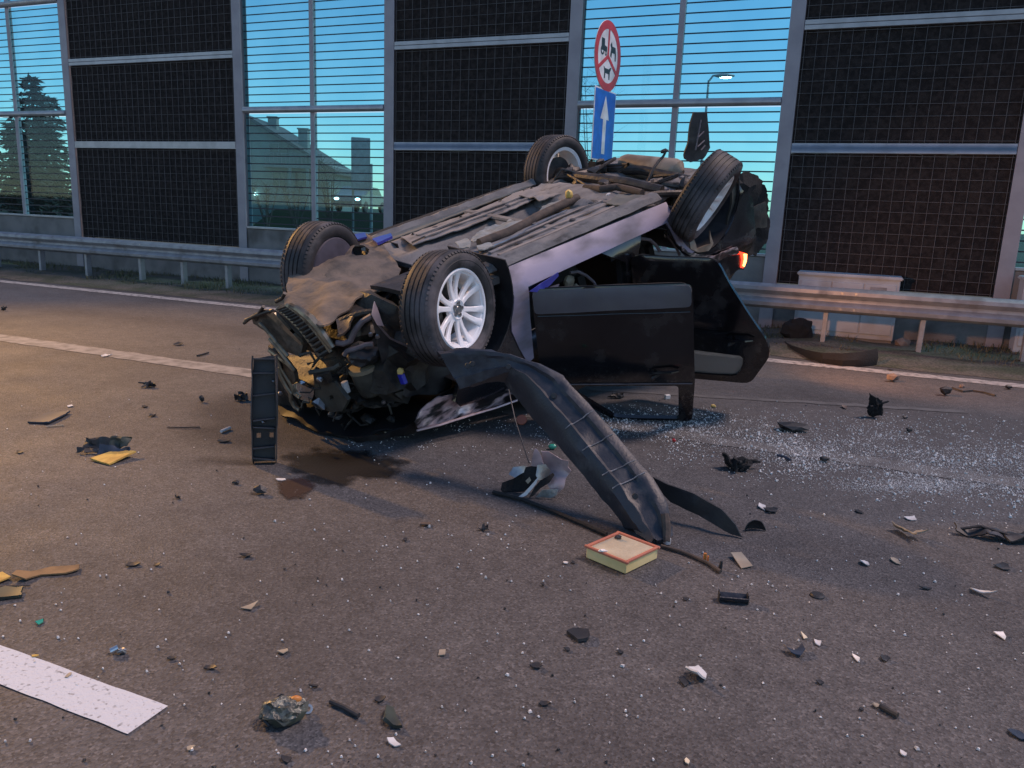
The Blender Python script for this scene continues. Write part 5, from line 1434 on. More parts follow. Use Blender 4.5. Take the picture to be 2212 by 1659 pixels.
def stick(pts, rpx, m, name, label, cat='fragment', n=6, zs=None):
    g_ = [G(*p) for p in pts]; k = dep_of(g_[0]) / FPX; r = rpx * k / 2
    for i, q in enumerate(g_): q.z = r + .003 + (zs[i] if zs else 0)
    return single(name, MB().tube(g_, r, n), m, label, cat, (g_[0].x, g_[0].y, 0))
def bracket(px, py, wpx, hpx, m, name, label, cat='car part', seed=0, arms=5, fat=.16):
    """broken fitting: lump with a few bent arms, one mesh"""
    g_ = G(px, py + hpx * .3); k = dep_of(g_) / FPX
    W = wpx * k; H = hpx * k
    rnd = random.Random(seed)
    mb = MB(); mb.lump((0, 0, H * .22), (W * .24, W * .15, H * .24), seed, .7, 2)
    for i in range(3):
        rt = Matrix.Rotation(rnd.uniform(0, 6.28), 3, 'Z') @ Matrix.Rotation(rnd.uniform(-.7, .9), 3, 'X')
        w, h = W * rnd.uniform(.3, .62), H * rnd.uniform(.35, .8)
        t_ = MB().sheet(rag([(-w / 2, 0), (w / 2, 0), (w * .4, h), (-w * .2, h * .8)], w * .12, w * .2, i + seed), [], max(.006, w / 4), lambda u, v: (u, .2 * w * nz(u / w * 3, v / h * 3, seed + i), v), max(.003, W * .04))
        off = Vector((rnd.uniform(-.18, .18) * W, rnd.uniform(-.12, .12) * W, 0))
        mb.add([rt @ v + off for v in t_.v], t_.f)
    for i in range(max(2, arms // 2)):
        a = rnd.uniform(0, 2 * pi); e = Vector((cos(a) * W * .5, sin(a) * W * .35, rnd.uniform(.03, .5) * H))
        mb.tube([Vector((0, 0, H * .2)), e * .5 + Vector((0, 0, H * .15)), e], [W * .05, W * .045, W * .03], 5)
    zm = min(v.z for v in mb.v)
    for v in mb.v: v.z -= zm
    o = mb.obj(name, m, smooth=25); o.location = (g_.x, g_.y, .002)
    return tag(o, label, cat)

# left part of the road
bracket(8, 666, 18, 18, M['plastic'], 'plastic_lump', 'small black lump on the far lane at the left picture edge', seed=1)
flat(228, 770, 20, 7, M['white_plastic'], 'paper_scrap', 'pale bluish scrap on the lane line at the left', seed=2, bend=.5)
bracket(322, 830, 44, 22, M['plastic'], 'broken_bracket', 'black broken bracket with bent arms in the left lane', seed=3)
lump(436, 864, 14, 14, M['plastic'], 'plastic_clip', 'small black clip halfway between the broken bracket and the bumper carrier', seed=4)
bracket(522, 858, 34, 26, M['plastic'], 'broken_fitting', 'black broken fitting just left of the bumper carrier', seed=5)
flat(385, 746, 22, 6, M['plastic'], 'plastic_flake', 'small dark flake on the far lane left of the crushed front', seed=6, bend=.4)
stick([(426, 771), (438, 768), (450, 764)], 4, M['plastic'], 'plastic_stick', 'thin dark stick on the lane line before the crushed front')
flat(110, 904, 48, 24, M['navy'], 'navy_plate', 'dark blue flat rectangular plate lying at the left', 'car part', 7, .012, .05, .05, .05, [(-1, -.9), (.9, -1), (1, .2), (.8, .9), (-.95, .7)])
stick([(99, 924), (120, 922), (138, 921)], 3, M['tan'], 'grey_strip', 'thin pale strip below the dark blue plate')
flat(151, 879, 18, 5, M['white_plastic'], 'white_sliver', 'white sliver above and right of the dark blue plate', seed=8, bend=.3)
cl = thing('crumpled_housing', 'black and green crumpled plastic housing beside the yellow board', 'car part', G(225, 975))
iv = inv_of(cl)
for (x, y, w, h, sd, mm, nm) in ((215, 958, 60, 26, 1, 'plastic', 'shell'), (258, 955, 38, 26, 2, 'dkgreen', 'green_panel'), (190, 972, 44, 12, 3, 'plastic', 'foot'), (245, 972, 60, 14, 4, 'navy', 'lid')):
    w0 = P(x, y, dep_of(G(225, 976)) - .02 * sd); k = 3.9 / FPX * 1.35
    mb = MB(); mb.sheet(rag([(-w * k / 2, -h * k / 2), (w * k / 2, -h * k / 2), (w * k / 2, h * k / 2), (-w * k / 2, h * k / 2)], .012, .03, sd), [], .02, lambda u, v: w0 + Vector((u, .5 * v + .03 * nz(u * 20, v * 20, sd), .8 * v + .03 * nz(u * 14, v * 14, sd + 3))), .006)
    for v in mb.v: v.z = max(v.z, .004 + .001 * sd)
    mb.obj(nm, M[mm], cl, iv)
flat(243, 993, 80, 24, M['yellow_board'], 'yellow_board', 'yellow rough parallelogram board in front of the crumpled black housing', 'board', 9, .010, .04, .10, .0, [(-1, -.35), (.35, -1), (1, .6), (-.2, .95)])
stick([(362, 925), (395, 926), (432, 925)], 3, M['rust'], 'thin_rod', 'thin brown rod lying across the left lane')
stick([(478, 936), (487, 932), (497, 928)], 7, M['white_plastic'], 'white_tube', 'short white tube left of the bumper carrier foot')
flat(485, 955, 26, 7, M['plastic'], 'dark_flake', 'dark flake just below the short white tube', seed=10)
flat(45, 978, 21, 6, M['plastic'], 'dark_flake', 'dark flake near the left picture edge below the blue plate', seed=11)
flat(330, 899, 22, 7, M['plastic'], 'dark_flake', 'dark flake right of the blue plate, above the thin brown rod', seed=12, bend=.5)
flat(312, 880, 14, 5, M['plastic'], 'dark_flake', 'tiny dark flake below the broken bracket in the left lane', seed=13)
lump(563, 1060, 36, 20, M['plastic'], 'rubber_lump', 'black rubbery lump on the road below the bumper carrier', seed=6, dz=.8)
lump(510, 1042, 17, 10, M['plastic'], 'rubber_crumb', 'small black crumb up and left of the rubbery lump', seed=7)
flat(606, 1038, 30, 5, M['white_plastic'], 'white_sliver', 'white sliver right of the black rubbery lump', seed=14, bend=.15)
bracket(383, 1074, 16, 12, M['plastic'], 'dark_star', 'small dark spiky crumb left of the rubbery lump', seed=15)
flat(-2, 1252, 80, 26, M['yellow_board'], 'yellow_card', 'yellow-orange card scrap cut by the left picture edge', 'card', 16, .006, .06, .08, .3)
flat(102, 1244, 124, 30, M['brown_card'], 'brown_card', 'torn brown card curving across the road at the left', 'card', 17, .006, .12, .06, .16, [(-1, -.5), (-.5, -.75), (-.2, -.1), (.6, .0), (.95, .35), (.85, 1), (-.1, .95), (-.55, .2), (-1, .1)])
flat(20, 1288, 84, 30, M['dkgreen'], 'green_shard', 'dark green plastic shard below the yellow card at the left edge', 'fragment', 18, .012, .1, .1, .35)
stick([(-10, 1270), (30, 1268), (66, 1268)], 3, M['rust'], 'rusty_wire', 'thin rusty wire between the yellow card and the green shard')
flat(538, 1311, 30, 16, M['tan'], 'beige_triangle', 'beige triangular shard lying alone in the left foreground', seed=19, bend=.06, shape=[(-1, -.7), (.7, -1), (1, 1), (.2, .2)])
flat(610, 1411, 24, 13, M['tan'], 'beige_chip', 'beige fan-shaped chip below the beige triangular shard', seed=20, bend=.06, shape=[(-1, .1), (.4, -.9), (1, .2), (.6, 1)])
flat(955, 1413, 15, 12, M['tan'], 'grey_chip', 'small greyish square chip in the middle foreground', seed=21, bend=.03, shape=[(-1, -1), (1, -.8), (.9, 1), (-.9, .9)])
ft = thing('chrome_fitting', 'small chrome screw fitting standing above the white dash', 'fitting', G(248, 1414))
iv = inv_of(ft); b = G(248, 1414)
mb = MB(); mb.tube([b + Vector((-.012, 0, .012)), b + Vector((.010, .01, .022))], .011, 12); mb.obj('sleeve', M['chrome'], ft, iv)
mb = MB(); mb.lump(b + Vector((.022, .01, .010)), (.014, .01, .010), 3, .5, 2); mb.tube([b + Vector((.01, 0, .008)), b + Vector((.03, -.004, .02)), b + Vector((.036, .004, .006))], .004, 6); mb.obj('claw', M['steel'], ft, iv, smooth=0)
# lamp unit
lu = thing('lamp_unit', 'broken oval lamp unit with amber glint in the left foreground', 'lamp', G(612, 1566))
iv = inv_of(lu); b = G(612, 1560); k = dep_of(b) / FPX
rx = Matrix.Rotation(.35, 3, 'Z') @ Matrix.Rotation(.25, 3, 'X')
mb = MB(); mb.lump(b + Vector((0, 0, .042)), (.062, .042, .034), 2, .4, 3, rx, 2.6); mb.obj('reflector', M['dull_reflector'], lu, iv, smooth=18)
mb = MB(); mb.lump(b + Vector((-.004, .006, .034)), (.070, .050, .028), 5, .45, 2, rx, 2.4); mb.obj('housing', M['dkgreen'], lu, iv)
mb = MB(); mb.lump(b + Vector((.032, .02, .062)), (.022, .012, .018), 3, .1, 2, rx); mb.obj('amber_lens', M['orange'], lu, iv)
mb = MB()
for i in range(14):
    a = i * 2.4; r_ = .012 + .0026 * i
    q = b + Vector((cos(a) * r_ * 1.2 - .005, -.018 + sin(a) * r_ * .45, .062 - .0016 * i))
    mb.lump(q, (.0032, .0032, .0032), i, .2, 1)
mb.obj('screw_holes', M['plastic'], lu, iv)
mb = MB(); mb.lump(b + Vector((-.02, .05, .05)), (.014, .01, .016), 6, .5, 1); mb.obj('broken_tab', M['plastic'], lu, iv); mb = MB(); mb.tube([b + Vector((-.06, -.01, .01)), b + Vector((-.05, -.03, .03)), b + Vector((-.03, -.04, .015))], .005, 6); mb.obj('broken_tab', M['plastic'], lu, iv)
g_ = G(665, 1540); mb = MB(); mb.lathe([(.008, -.003), (.008, .003), (.015, .003), (.015, -.003)], 20, Matrix.Translation(g_ + Vector((0, 0, .014))) @ frame(-ray(665, 1540) + Vector((.3, 0, 0))).to_4x4(), closed=True); single('metal_ring', mb, M['steel'], 'small bright metal ring standing right of the lamp unit', 'ring', g_)
stick([(714, 1522), (745, 1535), (775, 1552)], 11, M['plastic'], 'black_tube', 'short black tube right of the lamp unit in the foreground', n=8)
flat(846, 1556, 40, 44, M['dkgreen'], 'green_plate', 'dark green bent plastic plate above the white shard in the foreground', 'fragment', 22, .012, .25, .15, .25, [(-1, -.3), (-.5, 1), (.3, .8), (.5, -.1), (1, -1), (0, -.8)])
flat(851, 1607, 34, 17, M['white_plastic'], 'white_shard', 'white shard just below the dark green plate', seed=23, bend=.12, shape=[(-1, .5), (-.2, .9), (.3, .1), (1, -.6), (.2, -1), (-.6, -.4)])
flat(823, 1512, 26, 14, M['plastic'], 'dark_flake', 'dark flake above the dark green plate in the foreground', seed=24)
flat(618, 1643, 44, 18, M['plastic'], 'dark_scrap', 'dark scrap at the bottom edge below the lamp unit', seed=25, bend=.08)
flat(412, 1620, 19, 10, M['tan'], 'beige_crumb', 'beige crumb near the bottom edge left of the lamp unit', seed=26)
flat(1157, 1442, 27, 15, M['plastic'], 'dark_chip', 'dark chip in the middle foreground right of the grey square chip', seed=27)
flat(532, 1203, 30, 10, M['plastic'], 'dark_strip', 'dark short strip left of centre between card and wreck', seed=28, bend=.3)
flat(285, 1222, 36, 9, M['plastic'], 'dark_strip', 'dark strip right of the torn brown card', seed=29, ang=.3)
flat(340, 1222, 18, 8, M['plastic'], 'dark_strip', 'small dark strip with a white crumb right of the torn card', seed=30)
flat(920, 1135, 40, 12, M['rust'], 'brown_leaf', 'brown leaf-like scrap in the road before the wreck', seed=31, bend=.1, ang=.25)
bracket(1045, 1141, 24, 20, M['plastic'], 'dark_crumb', 'dark spiky crumb right of the brown leaf-like scrap', seed=32)
flat(75, 1420, 18, 4, M['yellow_board'], 'straw_bit', 'tiny straw-coloured bit on the white dash', seed=33)
flat(88, 1347, 19, 10, M['green_glass'], 'green_glass_bit', 'pale green glass bit above the white dash', seed=34)
flat(148, 1462, 13, 9, M['tan'], 'tan_bit', 'tan bit lying on the white dash', seed=35)
# foreground, right
flat(1255, 1380, 58, 34, M['plastic'], 'dark_rag', 'dark rag-like scrap in the foreground below the air filter', seed=36, bend=.1, th=.012)
sh = flat(1500, 1462, 50, 40, M['white_plastic'], 'curved_shard', 'curved white shard casting a dark shadow in the right foreground', seed=37, th=.006, bend=.55, tilt=.5, ang=.9, shape=[(-1, -.4), (-.2, -.7), (.7, -.5), (1, .1), (.3, .5), (-.7, .4)])
flat(1478, 1478, 30, 24, M['plastic'], 'dark_shard_foot', 'dark torn scrap under the curved white shard', seed=38, bend=.3)
tr = thing('black_tray', 'black channel-shaped plastic tray below and right of the air filter', 'car part', G(1583, 1300), Matrix.Rotation(-.12, 3, 'Z'))
mb = MB(); mb.sheet([(-.058, 0), (.058, 0), (.062, .05), (-.06, .05)], [], .02, lambda u, v: (u, (v - .025) * .9, .026 * ((v - .025) / .025) ** 2 + .004), .004); mb.obj('channel', M['liner'], tr)
for sx in (-1, 1):
    mb = MB(); mb.box((sx * .058, 0, .022), (.005, .04, .04)); mb.obj('end_plate', M['plastic'], tr, bevel=.001)
g_ = G(1765, 1288); mb = MB(); mb.lathe([(0, .012), (.024, .012), (.030, .006), (.030, 0), (0, 0)], 24, Matrix.Translation(g_)); single('black_disc', mb, M['plastic'], 'flat black round cap lying in the right foreground', 'cap', g_)
flat(1716, 1409, 46, 22, M['navy'], 'navy_shard', 'dark blue curled shard in the right foreground', seed=39, bend=.4, shape=[(-1, .4), (-.7, -.8), (.2, -1), (.9, -.2), (1, .9), (.4, .2), (-.3, .1)])
flat(1735, 1376, 12, 14, M['paper_yellow'], 'cream_chip', 'cream triangular chip just above the dark blue shard', seed=40, bend=.1, shape=[(-.6, -1), (1, -.7), (-.2, 1)])
flat(1764, 1392, 20, 12, M['white_plastic'], 'white_chip', 'white curved chip just right of the dark blue shard', seed=41, bend=.4)
flat(1868, 1219, 24, 13, M['white_plastic'], 'white_jagged_chip', 'white jagged chip right of the black tray', seed=42, bend=.5)
tw = flat(1965, 1160, 52, 26, M['tan'], 'twisted_beige_piece', 'twisted beige torn piece on the road at the right', seed=43, th=.006, bend=.6, tilt=.3, shape=[(-1, .9), (-.6, .2), (-.2, -.9), (.2, -.3), (1, -.6), (.6, .1), (.1, .1), (-.2, 1)])
flat(2121, 1285, 36, 20, M['white_plastic'], 'white_corner_shard', 'white pointed shard near the right picture edge', seed=44, bend=.35, tilt=.25, shape=[(-1, .2), (-.6, 1), (.4, 0), (1, -.8), (-.1, -.3)])
flat(2162, 1376, 22, 14, M['fragments'], 'glassy_chip', 'pale glassy chip at the far right below the pointed shard', seed=45, bend=.05, shape=[(-1, .6), (1, .7), (.6, -.4), (-.2, -1)])
sc = stick([(1900, 1532), (1918, 1542), (1938, 1553)], 13, M['dark_metal'], 'connector_plug', 'dark plug with bright ends in the lower right foreground', 'plug', 8)
flat(1893, 1527, 20, 10, M['tan'], 'tan_flake', 'tan flake beside the dark plug in the lower right', seed=46, bend=.3)
flat(1968, 1122, 30, 9, M['white_plastic'], 'white_flake', 'thin white flake above the twisted beige piece', seed=47, bend=.15)
cb = thing('black_wreckage', 'black tangled plastic wreckage at the right picture edge', 'car part', G(2160, 1165))
iv = inv_of(cb); bz = G(2160, 1165)
for i, (dx, dy, w, h, ang) in enumerate(((-.11, .02, .20, .05, -.35), (.0, 0, .16, .09, -.1), (.10, -.02, .20, .09, .1))):
    mb = MB(); mb.sheet(rag([(-w / 2, -h / 2), (w / 2, -h / 2), (w / 2, h / 2), (-w / 2, h / 2)], .018, .03, i + 3), [], .025, lambda u, v: bz + Vector((dx + u * cos(ang) - v * sin(ang), dy + u * sin(ang) + v * cos(ang), .035 + .04 * nz(u * 12, v * 12, i) + .15 * v)), .008)
    for v in mb.v: v.z = max(v.z, .004)
    mb.obj('torn_sheet', M['liner' if i == 1 else 'plastic'], cb, iv)
mb = MB(); mb.tube([bz + Vector((-.2, .06, .02)), bz + Vector((-.1, .02, .06)), bz + Vector((.1, -.03, .02))], .008, 6); mb.obj('bent_rod', M['dark_metal'], cb, iv)
g_ = G(1634, 1150)
mb = MB(); mb.sheet(rag([(0, 0), (2.6, 0), (2.4, .9), (1.5, 1.3), (.5, 1.0)], .08, .3, 4), [], .2, lambda u, v: g_ + Vector((.060 * cos(u + .4) * cos(v * .95), .045 * sin(u + .4) * cos(v * .95), .004 + .062 * sin(min(v, 1.5)))), .004); single('black_cup', mb, M['plastic'], 'torn black plastic cup beside the point of the trim strip', 'car part', g_, 40)
flat(1600, 1216, 38, 26, M['tan'], 'grey_translucent_chip', 'dull greyish trapezoid chip right of the air filter', seed=48, bend=.03, shape=[(-.8, .9), (.5, 1), (1, -.7), (-.4, -1)])
stick([(1428, 1184), (1470, 1196), (1500, 1208), (1530, 1222), (1556, 1240)], 8, M['rust'], 'rusty_rod', 'long rusty rod lying from the air filter to the right', n=7)
oc = G(1522, 1213); mb = MB(); mb.box(oc + Vector((0, 0, .022)), (.014, .012, .04)); mb.box(oc + Vector((.016, .004, .014)), (.006, .012, .028)); single('orange_clip', mb, M['orange'], 'orange plastic clip standing on the rusty rod', 'clip', oc, 0, bevel=.002)
tb = G(1555, 1232); mb = MB(); mb.tube([tb + Vector((0, 0, .005)), tb + Vector((.004, 0, .045))], [.010, .006], 6); single('rod_end_hook', mb, M['plastic'], 'dark hook standing at the right end of the rusty rod', 'fragment', tb)
stick([(1065, 1068), (1130, 1085), (1200, 1112), (1270, 1142), (1310, 1160)], 9, M['cloth_black'], 'black_strip', 'long thin black strip on the road left of the liner', n=6)
# crumpled bright metal with dark lamp part
cm = thing('crumpled_headlamp', 'crumpled pinkish metal and black headlamp scrap below the front wheel', 'car part', G(1170, 1070))
iv = inv_of(cm); bd = dep_of(G(1170, 1072))
def cmv(a, b): return 987.5 + a * .17362, 905.2 + b * .17362
def cms(name, px, m, dd, seed, amp=.05):
    mb = depsheet([cmv(*q) for q in px], lambda x, y: bd + dd, .005, .02, amp, seed); mb.obj(name, M[m], cm, iv, smooth=20)
cms('metal_tongue', [(920, 580), (940, 440), (970, 360), (1020, 400), (1060, 500), (1080, 570), (1000, 590)], 'pink_paint', -.02, 1)
cms('metal_sheet', [(1050, 400), (1140, 400), (1220, 450), (1300, 500), (1390, 520), (1380, 590), (1420, 640), (1350, 740), (1330, 850), (1270, 900), (1240, 940), (1150, 860), (1100, 760), (1060, 600)], 'pink_paint', .0, 2, .08)
cms('grey_sheet', [(1000, 570), (1100, 560), (1170, 650), (1110, 740), (1010, 760), (980, 700)], 'steel', -.03, 3)
cms('pale_sheet', [(700, 600), (860, 580), (870, 640), (780, 690), (720, 730), (640, 690)], 'steel', .03, 4)
cms('black_shell', [(560, 790), (700, 740), (860, 600), (960, 580), (1040, 610), (1030, 700), (960, 790), (860, 880), (760, 960), (600, 950), (540, 880)], 'cloth_black', .01, 5)
cms('white_strip', [(750, 975), (840, 910), (920, 820), (990, 740), (1010, 730), (985, 800), (930, 870), (860, 950), (790, 985)], 'white_plastic', -.05, 6, .01)
cms('black_arm', [(1040, 760), (1120, 720), (1190, 670), (1210, 700), (1150, 790), (1040, 860), (940, 960), (900, 980), (960, 850)], 'cloth_black', -.04, 7)
cms('foam_block', [(980, 970), (1060, 880), (1160, 870), (1260, 870), (1240, 950), (1120, 1000)], 'heat_shield', -.05, 8, .04)
cms('beige_tab', [(850, 770), (900, 720), (920, 760), (880, 805)], 'tan', -.06, 9, .01)
mb = MB(); mb.tube([P(1098, 838, bd + .42), P(1112, 905, bd + .30), P(1128, 955, bd + .15), P(1143, 1000, bd)], .004, 6); mb.obj('loose_cable', M['plastic'], cm, iv)
# amber reflector, green cap, red chip, white box under the wreck
g_ = G(1126, 918); mb = MB(); mb.lathe([(0, .006), (.036, .006), (.040, 0), (.036, -.006), (0, -.006)], 24, Matrix.Translation(g_ + Vector((0, 0, .04))) @ frame(-ray(1126, 918) + Vector((0, 0, .2))).to_4x4()); single('amber_reflector', mb, M['amber'], 'round dull orange reflector under the wreck above the crumpled scrap', 'reflector', g_)
lump(1193, 966, 19, 15, M['green_glass'], 'green_glass_lump', 'small glossy green cap right of the crumpled scrap', 'cap', 3, .2, .8, 0, 2, 40)
lump(1455, 953, 10, 8, M['red_plastic'], 'red_chip', 'tiny red chip among the glass fragments', 'fragment', 4)
g_ = G(1441, 862); mb = MB(); mb.box(g_ + Vector((0, 0, .02)), (.05, .03, .04), Matrix.Rotation(.4, 3, 'Z')); single('white_block', mb, M['white_plastic'], 'small white block under the open front door', 'fragment', g_, bevel=.004)
bracket(1335, 856, 46, 16, M['plastic'], 'door_debris', 'low black debris under the front door sill', seed=33)
lump(1541, 878, 12, 8, M['yellow'], 'yellow_chip', 'tiny yellow chip right of the front door frame', 'fragment', 5)
# right-hand lane pieces
bracket(1886, 882, 62, 66, M['cloth_black'], 'standing_bracket', 'black broken bracket standing upright in the right lane', 'car part', 41, 7, .2)
lump(1713, 924, 74, 20, M['plastic'], 'flat_black_block', 'flat black block on the road beyond the glass fragments', 'car part', 9, .3, .9, .1)
fb = bracket(1600, 1000, 100, 52, M['cloth_black'], 'black_mount', 'black torn mount with long arms among the glass fragments', 'car part', 45, 7, .10)
stick([(1678, 987), (1692, 990), (1706, 997)], 6, M['navy'], 'dark_pin', 'dark pin right of the black torn mount')
lump(1781, 994, 24, 12, M['plastic'], 'black_block', 'small black block right of the dark pin among glass', 'fragment', 10, .25)
lump(2040, 847, 28, 20, M['plastic'], 'black_lump', 'black lump before the edge line at the right', 'fragment', 11, .5)
stick([(2056, 840), (2080, 848), (2100, 846), (2125, 850), (2150, 857)], 4, M['dark_metal'], 'bent_wire', 'thin bent wire right of the black lump near the edge line', n=5)
lump(2078, 834, 14, 10, M['rock'], 'grey_crumb', 'grey crumb just above the thin bent wire', 'fragment', 12)
lump(2178, 838, 18, 8, M['plastic'], 'black_crumb', 'black crumb on the edge line at the far right', 'fragment', 13)
lump(1928, 818, 28, 18, M['rock'], 'brown_stone', 'brown stone-like chunk below the curved bumper trim', 'stone', 14, .4)
flat(1925, 801, 18, 4, M['plastic'], 'edge_flake', 'dark flake on the edge line above the brown chunk', seed=50)
lump(1955, 902, 14, 6, M['plastic'], 'lane_crumb', 'tiny black crumb right of the standing bracket', 'fragment', 15)
lump(1964, 930, 15, 11, M['plastic'], 'lane_crumb', 'black crumb below and right of the standing bracket', 'fragment', 16)
flat(1822, 881, 14, 12, M['rock'], 'grey_flake', 'grey flake left of the standing bracket', seed=51, bend=.4)
# curved bumper trim by the verge
bt = [(1692, 738), (1700, 752), (1715, 762), (1745, 775), (1778, 786), (1820, 792), (1860, 793), (1893, 790)]
rows = []
for i, q in enumerate(bt):
    g_ = G(*q); h = .06 + .13 * (i / 7) ** 1.5
    rows.append([g_ + Vector((0, .02, .006)), g_ + Vector((0, 0, h * .5)), g_ + Vector((0, .05, h))])
mb = loft(MB(), dense_rows(rows, 2), .012); single('bumper_trim', mb, M['cloth_black'], 'long curved black bumper trim lying on the edge line near the guardrail', 'car part', G(1790, 790), 40)
bracket(1790, 772, 54, 26, M['cloth_black'], 'trim_clip', 'dark broken clip lying inside the curve of the bumper trim', seed=52)
lump(1720, 728, 62, 34, M['cloth_black'], 'black_bundle', 'black crumpled bundle in the verge near the guardrail', 'bundle', 17, .3, 1.5, .0, 3, 40)
lump(1945, 745, 32, 20, M['rock'], 'verge_clump', 'dark brown clump in the verge grass behind the guardrail', 'clump', 18, .5)
# odd small bits further right and front
for (x, y, w, h, mm, lab, sd) in ((1669, 1104, 42, 16, 'plastic', 'dark grey dome-like scrap above the black domed cup', 60), (1855, 1107, 26, 11, 'plastic', 'dark scrap between the glass and the twisted beige piece', 61),
                                 (2002, 1273, 40, 7, 'plastic', 'dark thin strip left of the white pointed shard', 62), (2165, 1227, 38, 14, 'plastic', 'dark flake under the black tangled wreckage', 63),
                                 (1935, 1215, 18, 16, 'tan', 'tan curl right of the white jagged chip', 64), (1770, 1476, 18, 10, 'plastic', 'dark chip below the dark blue shard', 65),
                                 (1848, 1424, 14, 14, 'fragments', 'clear thick chip right of the dark blue shard', 66), (1911, 1426, 20, 12, 'plastic', 'dark crumb right of the clear thick chip', 67),
                                 (1175, 1524, 28, 12, 'plastic', 'dark flake in the foreground left of the curved white shard', 68), (1340, 1411, 20, 8, 'plastic', 'small dark flake right of the dark rag', 69),
                                 (1226, 1405, 18, 8, 'plastic', 'small dark flake under the dark rag', 70), (1860, 1535, 12, 8, 'plastic', 'tiny dark chip left of the dark plug', 71),
                                 (1480, 1296, 16, 8, 'plastic', 'tiny dark chip left of the black tray', 72), (1173, 1266, 12, 6, 'plastic', 'tiny dark chip below and left of the air filter', 73),
                                 (1221, 1218, 11, 9, 'specks', 'white crumb left of the air filter', 74), (1238, 1217, 10, 8, 'plastic', 'black crumb left of the air filter', 75),
                                 (456, 1446, 30, 9, 'plastic', 'dark smear-like flake above the lamp unit', 76), (370, 1425, 24, 8, 'plastic', 'dark flake right of the white dash', 77),
                                 (680, 1485, 26, 7, 'plastic', 'dark thin flake just above the lamp unit', 78), (875, 1167, 14, 8, 'plastic', 'tiny dark chip below the brown leaf-like scrap', 79),
                                 (2196, 1590, 40, 20, 'navy', 'dark blue scrap at the lower right corner', 80), (1950, 1631, 14, 12, 'white_plastic', 'small white chip with a dark side near the bottom right', 81),
                                 (1484, 1649, 12, 16, 'paper_yellow', 'cream chip at the bottom edge right of centre', 82), (1645, 1097, 18, 15, 'white_plastic', 'short white stub left of the dark grey scrap', 83)):
    flat(x, y, w, h, M[mm], 'small_fragment', lab, seed=sd, bend=.2)

# glass fragments: nobody could count them
def crumbs(name, label, m, gen, n, seed):
    rnd = random.Random(seed); vs = []; fs = []
    for i in range(n):
        r = gen(rnd)
        if r is None: continue
        g_, s = r
        a = rnd.uniform(0, 6.28); c, sn = cos(a), sin(a)
        h = s * rnd.uniform(.35, .8)
        b = len(vs)
        k = [(-1, -.7, 0), (1, -.8, 0), (.8, .9, 0), (-.9, .7, 0), (-.7, -.5, 1), (.6, -.5, .85), (.5, .6, 1.1), (-.6, .5, .9)]
        for (x, y, z) in k:
            x *= s * .5 * rnd.uniform(.7, 1.2); y *= s * .5 * rnd.uniform(.7, 1.2)
            vs.append((g_.x + c * x - sn * y, g_.y + sn * x + c * y, .003 + z * h))
        fs += [(b, b + 3, b + 2, b + 1), (b + 4, b + 5, b + 6, b + 7), (b, b + 1, b + 5, b + 4), (b + 1, b + 2, b + 6, b + 5), (b + 2, b + 3, b + 7, b + 6), (b + 3, b, b + 4, b + 7)]
    me = bpy.data.meshes.new(name); me.from_pydata(vs, [], fs); me.materials.append(m)
    o = bpy.data.objects.new(name, me); COL.objects.link(o)
    return tag(o, label, 'glass', kind='stuff')
def gen_main(rnd):
    # band of window glass from the open doors to the right
    x = 1180 + 1500 * rnd.random() ** .9
    f = (x - 1180) / 1060
    if f > 1 and rnd.random() < (f - 1) / .42: return None
    f = min(f, 1.25)
    yc_ = 905 + 115 * f; sp = 38 + 60 * f
    y = rnd.gauss(yc_, sp * .55)
    if y < 868 + 30 * f or y > 1160: return None
    if rnd.random() > .48 + 1.0 * nz(x * .006, y * .015, 3) + .5 * nz(x * .03, y * .06, 8): return None
    g_ = G(x, y)
    q_ = rnd.random()
    return g_, (.003 + .006 * q_ + (.009 * (q_ - .93) / .07 if q_ > .93 else 0))
crumbs('window_glass_fragments', 'bright crumbled window glass spread over the right lane', M['fragments'], gen_main, 27000, 1)
def gen_milky(rnd):
    c_ = ((1850, 985, 130, 22), (2060, 1010, 150, 22), (2150, 1040, 120, 18), (1650, 960, 110, 20), (1960, 1050, 90, 8), (1420, 925, 110, 14))[rnd.randrange(6)]
    x, y = rnd.gauss(c_[0], c_[2]), rnd.gauss(c_[1], c_[3])
    if y < 875: return None
    return G(x, y), rnd.uniform(.0018, .0042)
crumbs('fine_glass_dust', 'pale milky patch of fine glass dust in the right lane', M['fragments'], gen_milky, 15000, 9)
def gen_under(rnd):
    x = rnd.uniform(700, 1330); y = rnd.gauss(935 + (x - 700) * .01, 22)
    if y < 880 or y > 1010: return None
    if nz(x * .02, y * .03, 7) < .0: return None
    return G(x, y), rnd.uniform(.003, .008)
crumbs('windscreen_glass_fragments', 'fine glass crumbs in the shade under the wreck', M['fragments'], gen_under, 900, 2)
def gen_wide(rnd):
    x = rnd.uniform(-900, 3100); y = 860 + 1000 * rnd.random() ** 1.15
    dens = .30 + .7 * max(0, min(1, (x - 250) / 1500)) * max(0, 1 - abs(y - 1180) / 520)
    if rnd.random() > dens: return None
    return G(x, y), rnd.uniform(.003, .010) * (1.0 if rnd.random() < .93 else 1.7)
crumbs('scattered_specks', 'white specks and crumbs strewn all over the asphalt', M['specks'], gen_wide, 2400, 3)
def gen_dark(rnd):
    x = rnd.uniform(-700, 2900); y = 640 + 1150 * rnd.random()
    return G(x, y), rnd.uniform(.004, .012)
crumbs('dark_crumbs', 'tiny dark plastic crumbs strewn over the road', M['plastic'], gen_dark, 230, 4)

